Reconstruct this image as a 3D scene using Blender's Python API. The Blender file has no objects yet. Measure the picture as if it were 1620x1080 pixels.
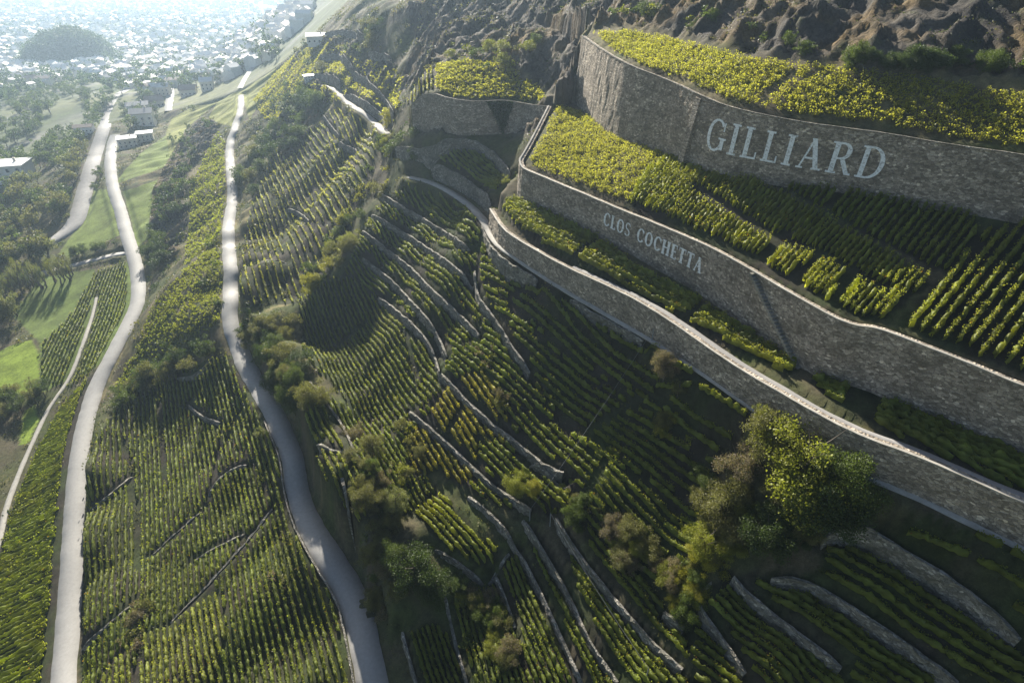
import bpy, math, random
import numpy as np
from mathutils.geometry import delaunay_2d_cdt
from mathutils import Vector

# ------------------------------------------------------------------ camera, sky, sun, exposure
SC = bpy.context.scene
COL = SC.collection
PITCH = math.radians(35.0)
FPX = 900.0                                   # focal length in photo pixels (1620 wide)
cam_data = bpy.data.cameras.new('camera')
cam_data.sensor_width = 36.0
cam_data.lens = 36.0 * FPX / 1620.0
cam_data.clip_start = 0.5
cam_data.clip_end = 30000.0
cam = bpy.data.objects.new('camera', cam_data)
COL.objects.link(cam)
cam.location = (0, 0, 0)
cam.rotation_euler = (math.pi / 2 - PITCH, 0, 0)
SC.camera = cam

SUN_AZ = math.radians(-19.0)                  # measured from +Y, negative to the left
SUN_EL = math.radians(24.5)
world = bpy.data.worlds.new('World')
SC.world = world
world.use_nodes = True
wn = world.node_tree.nodes
wn.clear()
sky = wn.new('ShaderNodeTexSky')
sky.sky_type = 'NISHITA'
sky.sun_disc = False
sky.sun_elevation = SUN_EL
sky.sun_rotation = SUN_AZ                     # clockwise from +Y
sky.altitude = 600
sky.dust_density = 2.0
bg = wn.new('ShaderNodeBackground')
bg.inputs['Strength'].default_value = 0.05
wo = wn.new('ShaderNodeOutputWorld')
world.node_tree.links.new(sky.outputs[0], bg.inputs[0])
world.node_tree.links.new(bg.outputs[0], wo.inputs[0])

sun_data = bpy.data.lights.new('sun', 'SUN')
sun_data.energy = 5.0
sun_data.angle = math.radians(0.55)
sun_data.color = (1.0, 0.94, 0.82)
sun = bpy.data.objects.new('sun', sun_data)
COL.objects.link(sun)
SUN_DIR = Vector((math.sin(SUN_AZ) * math.cos(SUN_EL), math.cos(SUN_AZ) * math.cos(SUN_EL), math.sin(SUN_EL)))
sun.rotation_euler = SUN_DIR.to_track_quat('Z', 'Y').to_euler()

SC.view_settings.view_transform = 'Standard'
SC.view_settings.look = 'None'
SC.view_settings.exposure = 1.62
SC.view_settings.gamma = 1.0
SC.cycles.use_denoising = True
SC.cycles.max_bounces = 6
SC.cycles.diffuse_bounces = 3
SC.cycles.transmission_bounces = 3
SC.cycles.transparent_max_bounces = 4
SC.cycles.volume_bounces = 1

random.seed(7)
RNG = np.random.default_rng(11)
CP, SP = math.cos(PITCH), math.sin(PITCH)

# ------------------------------------------------------------------ helpers: rays, noise, polygons
def ray(px, py):
    px = np.asarray(px, float); py = np.asarray(py, float)
    u = (px - 810.0) / FPX
    v = (540.0 - py) / FPX
    return np.stack([u, CP + v * SP, -SP + v * CP], -1)

def at_drop(px, py, drop):
    d = ray(px, py)
    return d * (np.asarray(drop, float) / -d[..., 2])[..., None]

def project(P):
    P = np.asarray(P, float)
    dep = P[..., 1] * CP - P[..., 2] * SP
    up = P[..., 1] * SP + P[..., 2] * CP
    dep = np.where(np.abs(dep) < 1e-6, 1e-6, dep)
    return 810 + FPX * P[..., 0] / dep, 540 - FPX * up / dep, dep

def _hash(ix, iy, seed):
    n = (ix.astype(np.int64) * 374761393 + iy.astype(np.int64) * 668265263 + seed * 1442695041) & 0x7fffffff
    n = ((n ^ (n >> 13)) * 1274126177) & 0x7fffffff
    n = n ^ (n >> 16)
    return (n & 0xffff) / 65535.0

def vnoise(x, y, seed=0):
    ix = np.floor(x); iy = np.floor(y)
    fx = x - ix; fy = y - iy
    fx = fx * fx * (3 - 2 * fx); fy = fy * fy * (3 - 2 * fy)
    ix = ix.astype(np.int64); iy = iy.astype(np.int64)
    a = _hash(ix, iy, seed); b = _hash(ix + 1, iy, seed)
    c = _hash(ix, iy + 1, seed); d = _hash(ix + 1, iy + 1, seed)
    return (a * (1 - fx) + b * fx) * (1 - fy) + (c * (1 - fx) + d * fx) * fy - 0.5

def fbm(x, y, seed=0, octv=4, gain=0.5):
    s = 0; a = 1.0
    for o in range(octv):
        s = s + a * vnoise(x * 2 ** o, y * 2 ** o, seed + o * 17)
        a *= gain
    return s

def in_poly(x, y, poly):
    poly = np.asarray(poly, float)
    x = np.asarray(x, float); y = np.asarray(y, float)
    r = np.zeros(x.shape, bool)
    n = len(poly)
    for i in range(n):
        x1, y1 = poly[i]; x2, y2 = poly[(i + 1) % n]
        if y1 == y2:
            continue
        c = ((y1 > y) != (y2 > y)) & (x < (x2 - x1) * (y - y1) / (y2 - y1) + x1)
        r ^= c
    return r

def resample(P, step):
    P = np.asarray(P, float)
    seg = np.linalg.norm(np.diff(P[:, :2], axis=0), axis=1)
    s = np.concatenate([[0], np.cumsum(seg)])
    n = max(2, int(round(s[-1] / step)) + 1)
    t = np.linspace(0, s[-1], n)
    return np.stack([np.interp(t, s, P[:, k]) for k in range(P.shape[1])], 1)

def chaikin(P, n=2):
    P = np.asarray(P, float)
    for _ in range(n):
        Q = 0.75 * P[:-1] + 0.25 * P[1:]
        R = 0.25 * P[:-1] + 0.75 * P[1:]
        P = np.concatenate([P[:1], np.stack([Q, R], 1).reshape(-1, P.shape[1]), P[-1:]])
    return P

def smooth1(a, n):
    a = np.asarray(a, float).copy()
    for _ in range(n):
        a[1:-1] = 0.25 * a[:-2] + 0.5 * a[1:-1] + 0.25 * a[2:]
    return a

# ------------------------------------------------------------------ terrain: survey points and break lines
# (pixel x, pixel y, metres below the camera): the survey the terrain is triangulated from
SURVEY = [
    # lower road and the valley edge
    (90,1080,118),(107,1000,118),(114,850,117),(124,720,116),(155,600,115),(198,520,114),(219,470,112),(197,360,109),(175,260,104),(172,200,104),(190,150,110),
    (0,1080,121),(0,850,121),(40,720,121),(0,540,121),(100,620,119),(70,500,120),(0,430,120),(100,440,118),(0,300,119),(120,360,114),(60,200,120),(150,240,110),(0,180,124),(120,150,122),
    (215,190,112),(270,160,114),(340,135,112),
    (0,120,140),(200,100,138),(330,90,134),(420,70,128),(0,60,155),(200,50,158),(400,45,156),(480,30,158),(0,0,165),(300,0,165),(520,0,165),
    # second road
    (590,1080,89),(555,930,90),(503,853,91),(463,720,91),(413,620,91.5),(374,540,91.3),(364,460,90.5),(363,360,90),(367,280,90),(364,220,90),(380,160,90),(408,95,93),
    # slope between the two roads
    (300,950,106),(200,900,115),(430,980,97.5),(350,830,104.5),(250,760,113),(380,720,100),(300,680,109.5),(225,535,105),(250,545,99),(276,500,90.5),(305,485,88.5),(310,540,93.5),(345,522,91),(335,480,88.5),(250,495,96.5),(230,600,112),(262,588,110),(305,582,107),(345,570,102),(300,620,109),(285,455,90.5),(320,390,93),(250,400,108),(300,330,99),(230,300,105),
    (300,250,99),(240,230,105),(330,190,97),(280,200,105),
    # far spur with the small white house
    (560,10,28),(600,0,20),(520,35,40),(480,85,55),(485,128,58),(440,120,74),(430,160,78),(540,100,47),(600,110,42),(560,150,54),(480,190,71),(520,220,68),(420,200,84),(420,250,85),(590,180,52),
    # middle slope
    (600,250,58),(560,300,66),(500,280,75),(430,330,87),(450,400,86),(500,380,76.8),(560,380,68.8),(600,340,63),(640,300,58.5),(610,420,72),(545,432,72.5),(510,455,76.5),(540,492,83.5),(600,470,77.5),(520,525,87.5),(470,478,83),(430,520,91),(500,565,90),(560,560,85.5),(620,520,79),
    (680,370,61.5),(700,450,65),(750,420,60.5),(760,500,65),(700,560,73),(640,620,80),(560,680,86),(520,740,89),(600,760,85),(660,700,79),(740,660,74.5),(800,600,69),(820,520,63.2),(900,560,61.8),(960,620,62),
    (850,700,73),(780,780,79),(700,800,82),(640,870,86),(700,920,85.5),(620,960,88.5),(680,1040,89),(760,1000,85.5),(800,900,82.5),(860,830,75.8),(940,740,69.3),(1040,700,64),(1050,620,59.2),(1120,680,60.3),(1200,720,59.3),
    (900,940,81),(880,1060,82.5),(960,1040,79),(980,900,73.3),(1060,830,67.5),(1100,920,70),(1060,1050,76),(1160,850,64),(1180,980,70.5),(1150,1070,74),(1260,820,60),(1260,900,64),(1300,1000,67.5),(1290,1080,71),
    (1380,800,56.3),(1400,900,60),(1440,1000,64),(1450,1080,67),(1500,860,56.2),(1540,950,59.8),(1560,1060,63.8),(1620,900,54.6),(1620,980,58),(1620,1080,61.6),
    (1780,1080,59.5),(1780,950,54.5),
    # rocks left of and behind the GILLIARD field
    (900,105,25),(880,150,33.3),(905,172,34.3),(860,60,22),(830,110,29),(780,92,27.5),(900,30,17),(750,30,22),(700,60,27),(650,60,31),(660,110,37),(630,150,43),(700,0,19),(620,30,30),(820,0,17),(950,0,12.5),(700,97,28),
    # back of the GILLIARD field and the cliff above it
    (940,48,17.5),(1000,45,17),(1060,58,17),(1130,75,16.8),(1250,95,16.5),(1400,112,16.3),(1620,130,15.9),(1780,140,15.2),(1050,0,11.6),(1200,0,9.6),(1350,0,8.5),(1500,0,8.1),(1620,0,7.7),(1780,0,7.2),
    (1000,25,14),(1200,50,13.6),(1400,55,12.2),(1620,60,11.5),
    # terraces behind the end of the CLOS wall
    (680,212,42.5),(720,212,42.8),(780,225,43),(810,245,44),(640,205,47),(645,225,48),(700,235,45),(760,228,45),(700,262,49.5),(740,262,48.5),(780,290,49.5),(805,298,48.5),(760,305,51.5),(640,262,53.5),(680,285,54.5),(720,305,55),(755,335,55.8),
    (690,100,28),(680,128,32),(650,165,41),
]
WORLD_SURVEY = [   # x, y, z metres, relative to the camera, outside the picture
    (140,40,-18),(85,135,2),(95,108,-2),(62,150,0),(46,165,0),(125,90,4),(110,130,10),(90,165,14),(70,190,30),(60,250,34),(40,320,36),(0,420,34),(-30,520,30),(-80,700,20),(-120,1000,0),(-100,1500,-60),(0,2200,-120),
    (400,0,30),(400,400,38),(300,1200,38),(300,2200,38),(900,5000,38),(900,0,38),(900,-400,38),(200,-300,10),
    (120,0,-40),(70,0,-66),(30,10,-80),(-20,0,-96),(-70,0,-115),(-110,0,-121),(-300,0,-122),(-700,200,-130),(0,-300,-100),(-300,-300,-122),(-1500,-400,-140),(-6000,-400,-165),
    (-900,600,-146),(-500,300,-124),(-300,200,-121),
    (-6000,7000,-165),(-2000,2500,-165),(-800,3500,-165),(900,7000,-165),(300,4000,-165),(-1500,1200,-160),(-6000,2000,-165),(-200,1800,-165),(-330,1200,-160),
]
# wall: pixel x, pixel y of the coping, metres below the camera, wall height
GILLIARD = [(925,60,19,15),(960,85,19.8,14.5),(1005,110,20.6,13.5),(1060,130,21.5,12),(1100,150,22,11),(1160,175,22.6,9.7),(1240,192,23,8.5),(1320,205,23.1,8),(1400,215,23.1,7.7),(1500,233,23,7.2),(1620,250,22.8,6.8),(1760,275,23,6.5)]
CLOS = [(872,171,33.8,1.6),(855,205,36,4.5),(838,238,38.2,6),(821,265,40,5.7),(870,285,40,6),(940,315,40,6),(1050,360,40,6.5),(1120,390,40,7),(1190,428,40,7.5),(1260,470,40,8),(1340,515,40,8),(1390,520,39.5,8),(1440,540,39.5,7.6),(1530,575,39.8,7.3),(1620,612,40,7.3),(1780,670,40,7)]
ROADWALL = [(780,333,49.6,3.8),(800,365,49.1,4.2),(830,385,49.1,4.6),(900,425,49.1,4.6),(980,460,49.1,5),(1060,505,49.1,5.6),(1150,570,49.1,5.5),(1250,630,48.6,5.5),(1350,685,48.3,5),(1450,720,48.1,5),(1540,760,48.1,5),(1620,795,48.1,5),(1780,850,48.1,5)]
EWALL = [(655,166,38,4.5),(680,147,33.8,8.2),(720,160,34.6,7),(760,163,34.8,7),(800,160,34.6,7.5),(840,168,35,7),(868,171,33.9,4)]

def wall_line(W):
    W = np.asarray(W, float)
    P = at_drop(W[:, 0], W[:, 1], W[:, 2])
    A = np.concatenate([P, W[:, 3:4]], 1)
    return resample(chaikin(A, 1), 2.0)

def left_normals(P):
    T = np.gradient(P[:, :2], axis=0)
    T /= np.linalg.norm(T, axis=1)[:, None] + 1e-9
    N = np.stack([T[:, 1], -T[:, 0]], 1)
    return N

BIG = {'gilliard': wall_line(GILLIARD), 'clos': wall_line(CLOS), 'road': wall_line(ROADWALL), 'end': wall_line(EWALL)}

def downhill(P):
    N = left_normals(P)                 # lines run away from the hill end towards the camera: pick the side that faces the valley
    ref = np.array([-0.8, -0.6])
    if (N @ ref).mean() < 0:
        N = -N
    return N

def build_tin():
    pts = [tuple(at_drop(a, b, c)) for a, b, c in SURVEY] + [tuple(map(float, p)) for p in WORLD_SURVEY]
    # drop survey points that sit within 2.2 m of a big wall: the wall's own break lines rule there
    keep = []
    for p in pts:
        ok = True
        for W in BIG.values():
            if np.min(np.hypot(W[:, 0] - p[0], W[:, 1] - p[1])) < 2.2:
                ok = False
        if ok:
            keep.append(p)
    pts = keep
    edges = []
    for W in BIG.values():
        N = downhill(W)
        i0 = len(pts)
        for q in W:
            pts.append((q[0], q[1], q[2]))
        for i in range(len(W) - 1):
            edges.append((i0 + i, i0 + i + 1))
        j0 = len(pts)
        for q, n in zip(W, N):
            pts.append((q[0] + n[0] * 0.75, q[1] + n[1] * 0.75, q[2] - q[3]))
        for i in range(len(W) - 1):
            edges.append((j0 + i, j0 + i + 1))
    v2 = [Vector((p[0], p[1])) for p in pts]
    ov, oe, of, orig_v, _, _ = delaunay_2d_cdt(v2, edges, [], 0, 1e-4)
    Z = []
    for k, src in enumerate(orig_v):
        if src:
            Z.append(pts[src[0]][2])
        else:
            q = np.array(ov[k]); A = np.array([(p[0], p[1]) for p in pts])
            Z.append(pts[int(np.argmin(((A - q) ** 2).sum(1)))][2])
    return np.array([(v[0], v[1]) for v in ov]), np.array(Z), [tuple(f) for f in of if len(f) == 3]

TV, TZ, TF = build_tin()

def raster_tin(xs, ys):
    Z = np.full((len(ys), len(xs)), np.nan)
    for a, b, c in TF:
        p, q, r = TV[a], TV[b], TV[c]
        i0, i1 = np.searchsorted(xs, min(p[0], q[0], r[0]) - 1e-6), np.searchsorted(xs, max(p[0], q[0], r[0]) + 1e-6)
        j0, j1 = np.searchsorted(ys, min(p[1], q[1], r[1]) - 1e-6), np.searchsorted(ys, max(p[1], q[1], r[1]) + 1e-6)
        if i1 <= i0 or j1 <= j0:
            continue
        X, Y = np.meshgrid(xs[i0:i1], ys[j0:j1])
        det = (q[1] - r[1]) * (p[0] - r[0]) + (r[0] - q[0]) * (p[1] - r[1])
        if abs(det) < 1e-9:
            continue
        l1 = ((q[1] - r[1]) * (X - r[0]) + (r[0] - q[0]) * (Y - r[1])) / det
        l2 = ((r[1] - p[1]) * (X - r[0]) + (p[0] - r[0]) * (Y - r[1])) / det
        l3 = 1 - l1 - l2
        m = (l1 >= -1e-6) & (l2 >= -1e-6) & (l3 >= -1e-6)
        sub = Z[j0:j1, i0:i1]
        sub[m] = (l1 * TZ[a] + l2 * TZ[b] + l3 * TZ[c])[m]
    return Z

GS = 0.7
XS = np.arange(-300, 135, GS)
YS = np.arange(0, 452, GS)
GX, GY = np.meshgrid(XS, YS)
Z0 = raster_tin(XS, YS)

# regions that may not be smoothed into each other: the terraces above each big wall
def wall_xy(k):
    return [tuple(p[:2]) for p in BIG[k]]
REG = np.zeros(GX.shape, np.int8)
g, c, l, e = wall_xy('gilliard'), wall_xy('clos'), wall_xy('road'), wall_xy('end')
REG[in_poly(GX, GY, e + [(20, 165), (10, 200), (-25, 200)])] = 4
REG[in_poly(GX, GY, l + [(140, 40), (140, 90)] + c[::-1][:-4])] = 1
REG[in_poly(GX, GY, c + [(140, 60), (140, 100)] + g[::-1])] = 2
REG[in_poly(GX, GY, g + [(140, 70), (200, 300), (60, 300), (26, 170)])] = 3

def near_mask(lines, dist):
    m = np.zeros(GX.shape, bool)
    for P in lines:
        Q = resample(P[:, :2], GS * 0.6)
        for dx, dy in ([(0, 0)] if dist <= GS else [(a, b) for a in np.arange(-dist, dist + .1, GS) for b in np.arange(-dist, dist + .1, GS) if a * a + b * b <= dist * dist]):
            i = np.round((Q[:, 0] + dx - XS[0]) / GS).astype(int); j = np.round((Q[:, 1] + dy - YS[0]) / GS).astype(int)
            k = (i >= 0) & (i < len(XS)) & (j >= 0) & (j < len(YS))
            m[j[k], i[k]] = True
    return m
FIX = near_mask(list(BIG.values()), 1.6)

def diffuse(Z, n, fixed):
    okx = (REG[:, 1:] == REG[:, :-1]).astype(float)
    oky = (REG[1:, :] == REG[:-1, :]).astype(float)
    free = ~fixed
    for _ in range(n):
        gx = (Z[:, 1:] - Z[:, :-1]) * okx
        gy = (Z[1:, :] - Z[:-1, :]) * oky
        D = np.zeros_like(Z)
        D[:, :-1] += gx; D[:, 1:] -= gx
        D[:-1, :] += gy; D[1:, :] -= gy
        Z = Z + 0.22 * D * free
    return Z
Z0 = diffuse(Z0, 120, FIX)

# relief: spurs and gullies, weaker on the plain and on the field terraces
uu = (GX * 0.8 + GY * 0.6); vv = (GX * -0.6 + GY * 0.8)
plain = np.clip((-Z0 - 98) / 14, 0, 1)
amp = np.where(REG == 0, 1.0, 0.12) * (1 - 0.93 * plain)
calm = (GX > -12) & (GX < 48) & (GY > 58) & (GY < 120) & (REG == 0)
amp = np.where(calm, amp * 0.45, amp)
relief = 5.0 * fbm(vv / 26, uu / 60, 3, 3) + 2.4 * fbm(vv / 9, uu / 16, 9, 2)
wd = near_mask(list(BIG.values()), 6.0)
amp = np.where(wd & (REG == 0), amp * 0.25, amp)
amp = diffuse(amp, 25, np.zeros_like(FIX))
ZT = Z0 + relief * amp * (~FIX)

def zat(x, y, Z=None):
    Z = ZT if Z is None else Z
    fx = np.clip((np.asarray(x, float) - XS[0]) / GS, 0, len(XS) - 1.001)
    fy = np.clip((np.asarray(y, float) - YS[0]) / GS, 0, len(YS) - 1.001)
    i = fx.astype(int); j = fy.astype(int); a = fx - i; b = fy - j
    return (Z[j, i] * (1 - a) + Z[j, i + 1] * a) * (1 - b) + (Z[j + 1, i] * (1 - a) + Z[j + 1, i + 1] * a) * b

# far sheet
FS = 12.0
FXS = np.concatenate([np.arange(-6000, -1500, 150), np.arange(-1500, 500, FS), np.arange(500, 901, 100)])
FYS = np.concatenate([np.arange(-400, 0, 40), np.arange(0, 2600, FS), np.arange(2600, 7001, 200)])
FXX, FYY = np.meshgrid(FXS, FYS)
ZF = raster_tin(FXS, FYS)
ZF = np.where(np.isnan(ZF), -165.0, ZF)
for _ in range(6):
    ZF[1:-1, 1:-1] = 0.5 * ZF[1:-1, 1:-1] + 0.125 * (ZF[:-2, 1:-1] + ZF[2:, 1:-1] + ZF[1:-1, :-2] + ZF[1:-1, 2:])

def zfar(x, y):
    x = np.asarray(x, float); y = np.asarray(y, float)
    i = np.clip(np.searchsorted(FXS, x) - 1, 0, len(FXS) - 2); j = np.clip(np.searchsorted(FYS, y) - 1, 0, len(FYS) - 2)
    a = np.clip((x - FXS[i]) / (FXS[i + 1] - FXS[i]), 0, 1); b = np.clip((y - FYS[j]) / (FYS[j + 1] - FYS[j]), 0, 1)
    return (ZF[j, i] * (1 - a) + ZF[j, i + 1] * a) * (1 - b) + (ZF[j + 1, i] * (1 - a) + ZF[j + 1, i + 1] * a) * b

def inside_near(x, y):
    return (x > XS[0]) & (x < XS[-1]) & (y > YS[0]) & (y < YS[-1])

def ground(x, y):
    x = np.asarray(x, float); y = np.asarray(y, float)
    return np.where(inside_near(x, y), zat(x, y), zfar(x, y))

STEPS = np.concatenate([np.arange(25, 330, 0.8), 330 * 1.006 ** np.arange(0, 420)])
def hit(px, py):
    """Point of the ground seen at each photo pixel."""
    d = ray(np.atleast_1d(px), np.atleast_1d(py))
    n = len(d)
    lo = np.full(n, STEPS[0]); hi = np.full(n, STEPS[-1]); found = np.zeros(n, bool)
    prev = STEPS[0]
    for t in STEPS[1:]:
        P = d * t
        under = (P[:, 2] < ground(P[:, 0], P[:, 1])) & ~found
        lo[under] = prev; hi[under] = t
        found |= under
        prev = t
        if found.all():
            break
    for _ in range(14):
        m = 0.5 * (lo + hi)
        P = d * m[:, None]
        u = P[:, 2] < ground(P[:, 0], P[:, 1])
        hi = np.where(u, m, hi); lo = np.where(u, lo, m)
    return d * hi[:, None]

# ------------------------------------------------------------------ mesh and material helpers
def mesh_from(name, V, F, col=None, smooth=False):
    """F: (n,3) or (n,4) int array; col: per-vertex rgb."""
    V = np.asarray(V, np.float32).reshape(-1, 3); F = np.asarray(F, np.int32)
    k = F.shape[1]
    me = bpy.data.meshes.new(name)
    me.vertices.add(len(V)); me.vertices.foreach_set('co', V.ravel())
    me.loops.add(F.size); me.loops.foreach_set('vertex_index', F.ravel())
    me.polygons.add(len(F))
    me.polygons.foreach_set('loop_start', np.arange(0, F.size, k, dtype=np.int32))
    me.polygons.foreach_set('loop_total', np.full(len(F), k, np.int32))
    if smooth:
        me.polygons.foreach_set('use_smooth', np.ones(len(F), bool))
    me.update(calc_edges=True)
    if col is not None:
        a = me.color_attributes.new('Col', 'FLOAT_COLOR', 'POINT')
        c = np.ones((len(V), 4), np.float32); c[:, :3] = col
        a.data.foreach_set('color', c.ravel())
    return me

def link(name, me, material=None, parent=None, loc=None):
    o = bpy.data.objects.new(name, me)
    COL.objects.link(o)
    if material is not None and me is not None and not me.materials:
        me.materials.append(material)
    if parent is not None:
        o.parent = parent
    if loc is not None:
        o.location = loc
    return o

def tag(o, label=None, category=None, group=None, kind=None):
    if label: o['label'] = label
    if category: o['category'] = category
    if group: o['group'] = group
    if kind: o['kind'] = kind
    return o

class Nodes:
    def __init__(self, name):
        self.m = bpy.data.materials.new(name)
        self.m.use_nodes = True
        self.t = self.m.node_tree
        self.t.nodes.clear()
        self.out = self.t.nodes.new('ShaderNodeOutputMaterial')
    def n(self, typ, **kw):
        nd = self.t.nodes.new(typ)
        for k, v in kw.items():
            if isinstance(k, str) and hasattr(nd, k):
                setattr(nd, k, v)
        return nd
    def l(self, a, b):
        self.t.links.new(a, b)
    def coords(self, scale=(1, 1, 1), kind='Object'):
        tc = self.n('ShaderNodeTexCoord'); mp = self.n('ShaderNodeMapping')
        mp.inputs['Scale'].default_value = scale
        self.l(tc.outputs[kind], mp.inputs['Vector'])
        return mp.outputs[0]
    def noise(self, vec, scale, detail=4, rough=0.6):
        t = self.n('ShaderNodeTexNoise')
        t.inputs['Scale'].default_value = scale; t.inputs['Detail'].default_value = detail; t.inputs['Roughness'].default_value = rough
        self.l(vec, t.inputs['Vector'])
        return t.outputs['Fac']
    def ramp(self, fac, stops):
        r = self.n('ShaderNodeValToRGB')
        e = r.color_ramp.elements
        while len(e) < len(stops):
            e.new(0.5)
        for k, (p, c) in enumerate(stops):
            e[k].position = p; e[k].color = (*c, 1) if len(c) == 3 else c
        self.l(fac, r.inputs[0])
        return r.outputs[0]
    def mix(self, a, b, fac=0.5, mode='MIX'):
        m = self.n('ShaderNodeMix', data_type='RGBA', blend_type=mode)
        for s, v in ((m.inputs[6], a), (m.inputs[7], b), (m.inputs[0], fac)):
            if hasattr(v, 'node'):
                self.l(v, s)
            else:
                s.default_value = v if isinstance(v, (int, float)) else ((*v, 1) if len(v) == 3 else v)
        return m.outputs[2]
    def attr(self, name='Col'):
        a = self.n('ShaderNodeAttribute'); a.attribute_name = name
        return a.outputs['Color']
    def bump(self, fac, strength=0.5, dist=0.1):
        b = self.n('ShaderNodeBump'); b.inputs['Strength'].default_value = strength; b.inputs['Distance'].default_value = dist
        self.l(fac, b.inputs['Height'])
        return b.outputs[0]
    def principled(self, color, rough=0.9, normal=None, spec=0.25):
        p = self.n('ShaderNodeBsdfPrincipled')
        if hasattr(color, 'node'): self.l(color, p.inputs['Base Color'])
        else: p.inputs['Base Color'].default_value = (*color, 1)
        p.inputs['Roughness'].default_value = rough
        p.inputs['Specular IOR Level'].default_value = spec
        if normal is not None: self.l(normal, p.inputs['Normal'])
        self.l(p.outputs[0], self.out.inputs[0])
        return p

def mat_ground(name, scale=1.0, bump=0.35):
    N = Nodes(name)
    v = N.coords()
    f1 = N.noise(v, 0.9 * scale, 6, 0.7); f2 = N.noise(v, 6.0 * scale, 4, 0.7)
    k = N.ramp(f1, [(0.3, (0.55, 0.55, 0.55)), (0.7, (1.35, 1.32, 1.25))])
    k2 = N.ramp(f2, [(0.3, (0.7, 0.72, 0.7)), (0.7, (1.25, 1.25, 1.2))])
    c = N.mix(N.mix(N.attr(), k, 1.0, 'MULTIPLY'), k2, 1.0, 'MULTIPLY')
    N.principled(c, 0.95, N.bump(N.mix(f1, f2, 0.4), bump, 0.5), 0.1)
    return N.m

def mat_rock(name):
    N = Nodes(name)
    v = N.coords((1, 1, 0.55))
    f1 = N.noise(v, 0.35, 8, 0.7); f2 = N.noise(v, 2.2, 6, 0.75)
    vo = N.n('ShaderNodeTexVoronoi'); vo.feature = 'DISTANCE_TO_EDGE'; vo.inputs['Scale'].default_value = 0.55
    N.l(N.coords((1.2, 1.2, 0.5)), vo.inputs['Vector'])
    k = N.ramp(f1, [(0.3, (0.5, 0.5, 0.53)), (0.72, (1.5, 1.45, 1.36))])
    k2 = N.ramp(f2, [(0.28, (0.55, 0.55, 0.55)), (0.7, (1.3, 1.28, 1.25))])
    c = N.mix(N.mix(N.attr(), k, 1.0, 'MULTIPLY'), k2, 1.0, 'MULTIPLY')
    h = N.mix(N.mix(f1, f2, 0.35), vo.outputs['Distance'], 0.3)
    N.principled(c, 0.92, N.bump(h, 1.0, 1.6), 0.15)
    return N.m

def mat_stone(name, a=(0.19, 0.155, 0.12), b=(0.385, 0.325, 0.255), stain=(0.13, 0.108, 0.08)):
    N = Nodes(name)
    w0 = N.coords((2.3, 3.6, 1), 'UV')
    wn_ = N.n('ShaderNodeTexNoise'); wn_.inputs['Scale'].default_value = 1.3; N.l(w0, wn_.inputs['Vector'])
    ws = N.n('ShaderNodeVectorMath', operation='SCALE'); ws.inputs['Scale'].default_value = 0.55; N.l(wn_.outputs['Color'], ws.inputs[0])
    wa = N.n('ShaderNodeVectorMath', operation='ADD'); N.l(w0, wa.inputs[0]); N.l(ws.outputs[0], wa.inputs[1])
    v = wa.outputs[0]
    vo = N.n('ShaderNodeTexVoronoi'); vo.inputs['Scale'].default_value = 1.0; N.l(v, vo.inputs['Vector'])
    ve = N.n('ShaderNodeTexVoronoi'); ve.feature = 'DISTANCE_TO_EDGE'; ve.inputs['Scale'].default_value = 1.0; N.l(v, ve.inputs['Vector'])
    sep = N.n('ShaderNodeSeparateColor'); N.l(vo.outputs['Color'], sep.inputs[0])
    c = N.ramp(sep.outputs[0], [(0.0, a), (0.6, b), (0.9, tuple(min(1, x * 1.25) for x in b)), (1.0, tuple(min(1, x * 2.0) for x in b))])
    f = N.noise(N.coords((0.25, 0.25, 0.5)), 1.0, 6, 0.7)
    c = N.mix(c, stain, N.ramp(f, [(0.42, (0, 0, 0)), (0.70, (0.85, 0.85, 0.85))]))
    c = N.mix(c, (0.06, 0.055, 0.05), N.ramp(ve.outputs['Distance'], [(0.0, (0.8, 0.8, 0.8)), (0.06, (0, 0, 0))]))
    N.principled(c, 0.9, N.bump(N.mix(ve.outputs['Distance'], sep.outputs[1], 0.3), 0.9, 0.35), 0.2)
    return N.m

def mat_flat(name, a, b, scale=1.0, rough=0.85, bump=0.1, spec=0.3, detail=6):
    N = Nodes(name)
    f = N.noise(N.coords(), scale, detail, 0.65)
    N.principled(N.ramp(f, [(0.3, a), (0.7, b)]), rough, N.bump(f, bump, 0.1), spec)
    return N.m

def mat_leaf(name, transl=0.45, tint=(1.15, 1.2, 0.55), rough=0.55, spec=0.3):
    """Leaf colour comes with the mesh (per-leaf colour); light passes through the blade."""
    N = Nodes(name)
    col = N.attr()
    p = N.principled(col, rough, None, spec)
    tr = N.n('ShaderNodeBsdfTranslucent')
    N.l(N.mix(col, tint, 1.0, 'MULTIPLY'), tr.inputs[0])
    ms = N.n('ShaderNodeMixShader'); ms.inputs[0].default_value = transl
    N.l(p.outputs[0], ms.inputs[1]); N.l(tr.outputs[0], ms.inputs[2]); N.l(ms.outputs[0], N.out.inputs[0])
    return N.m

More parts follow.
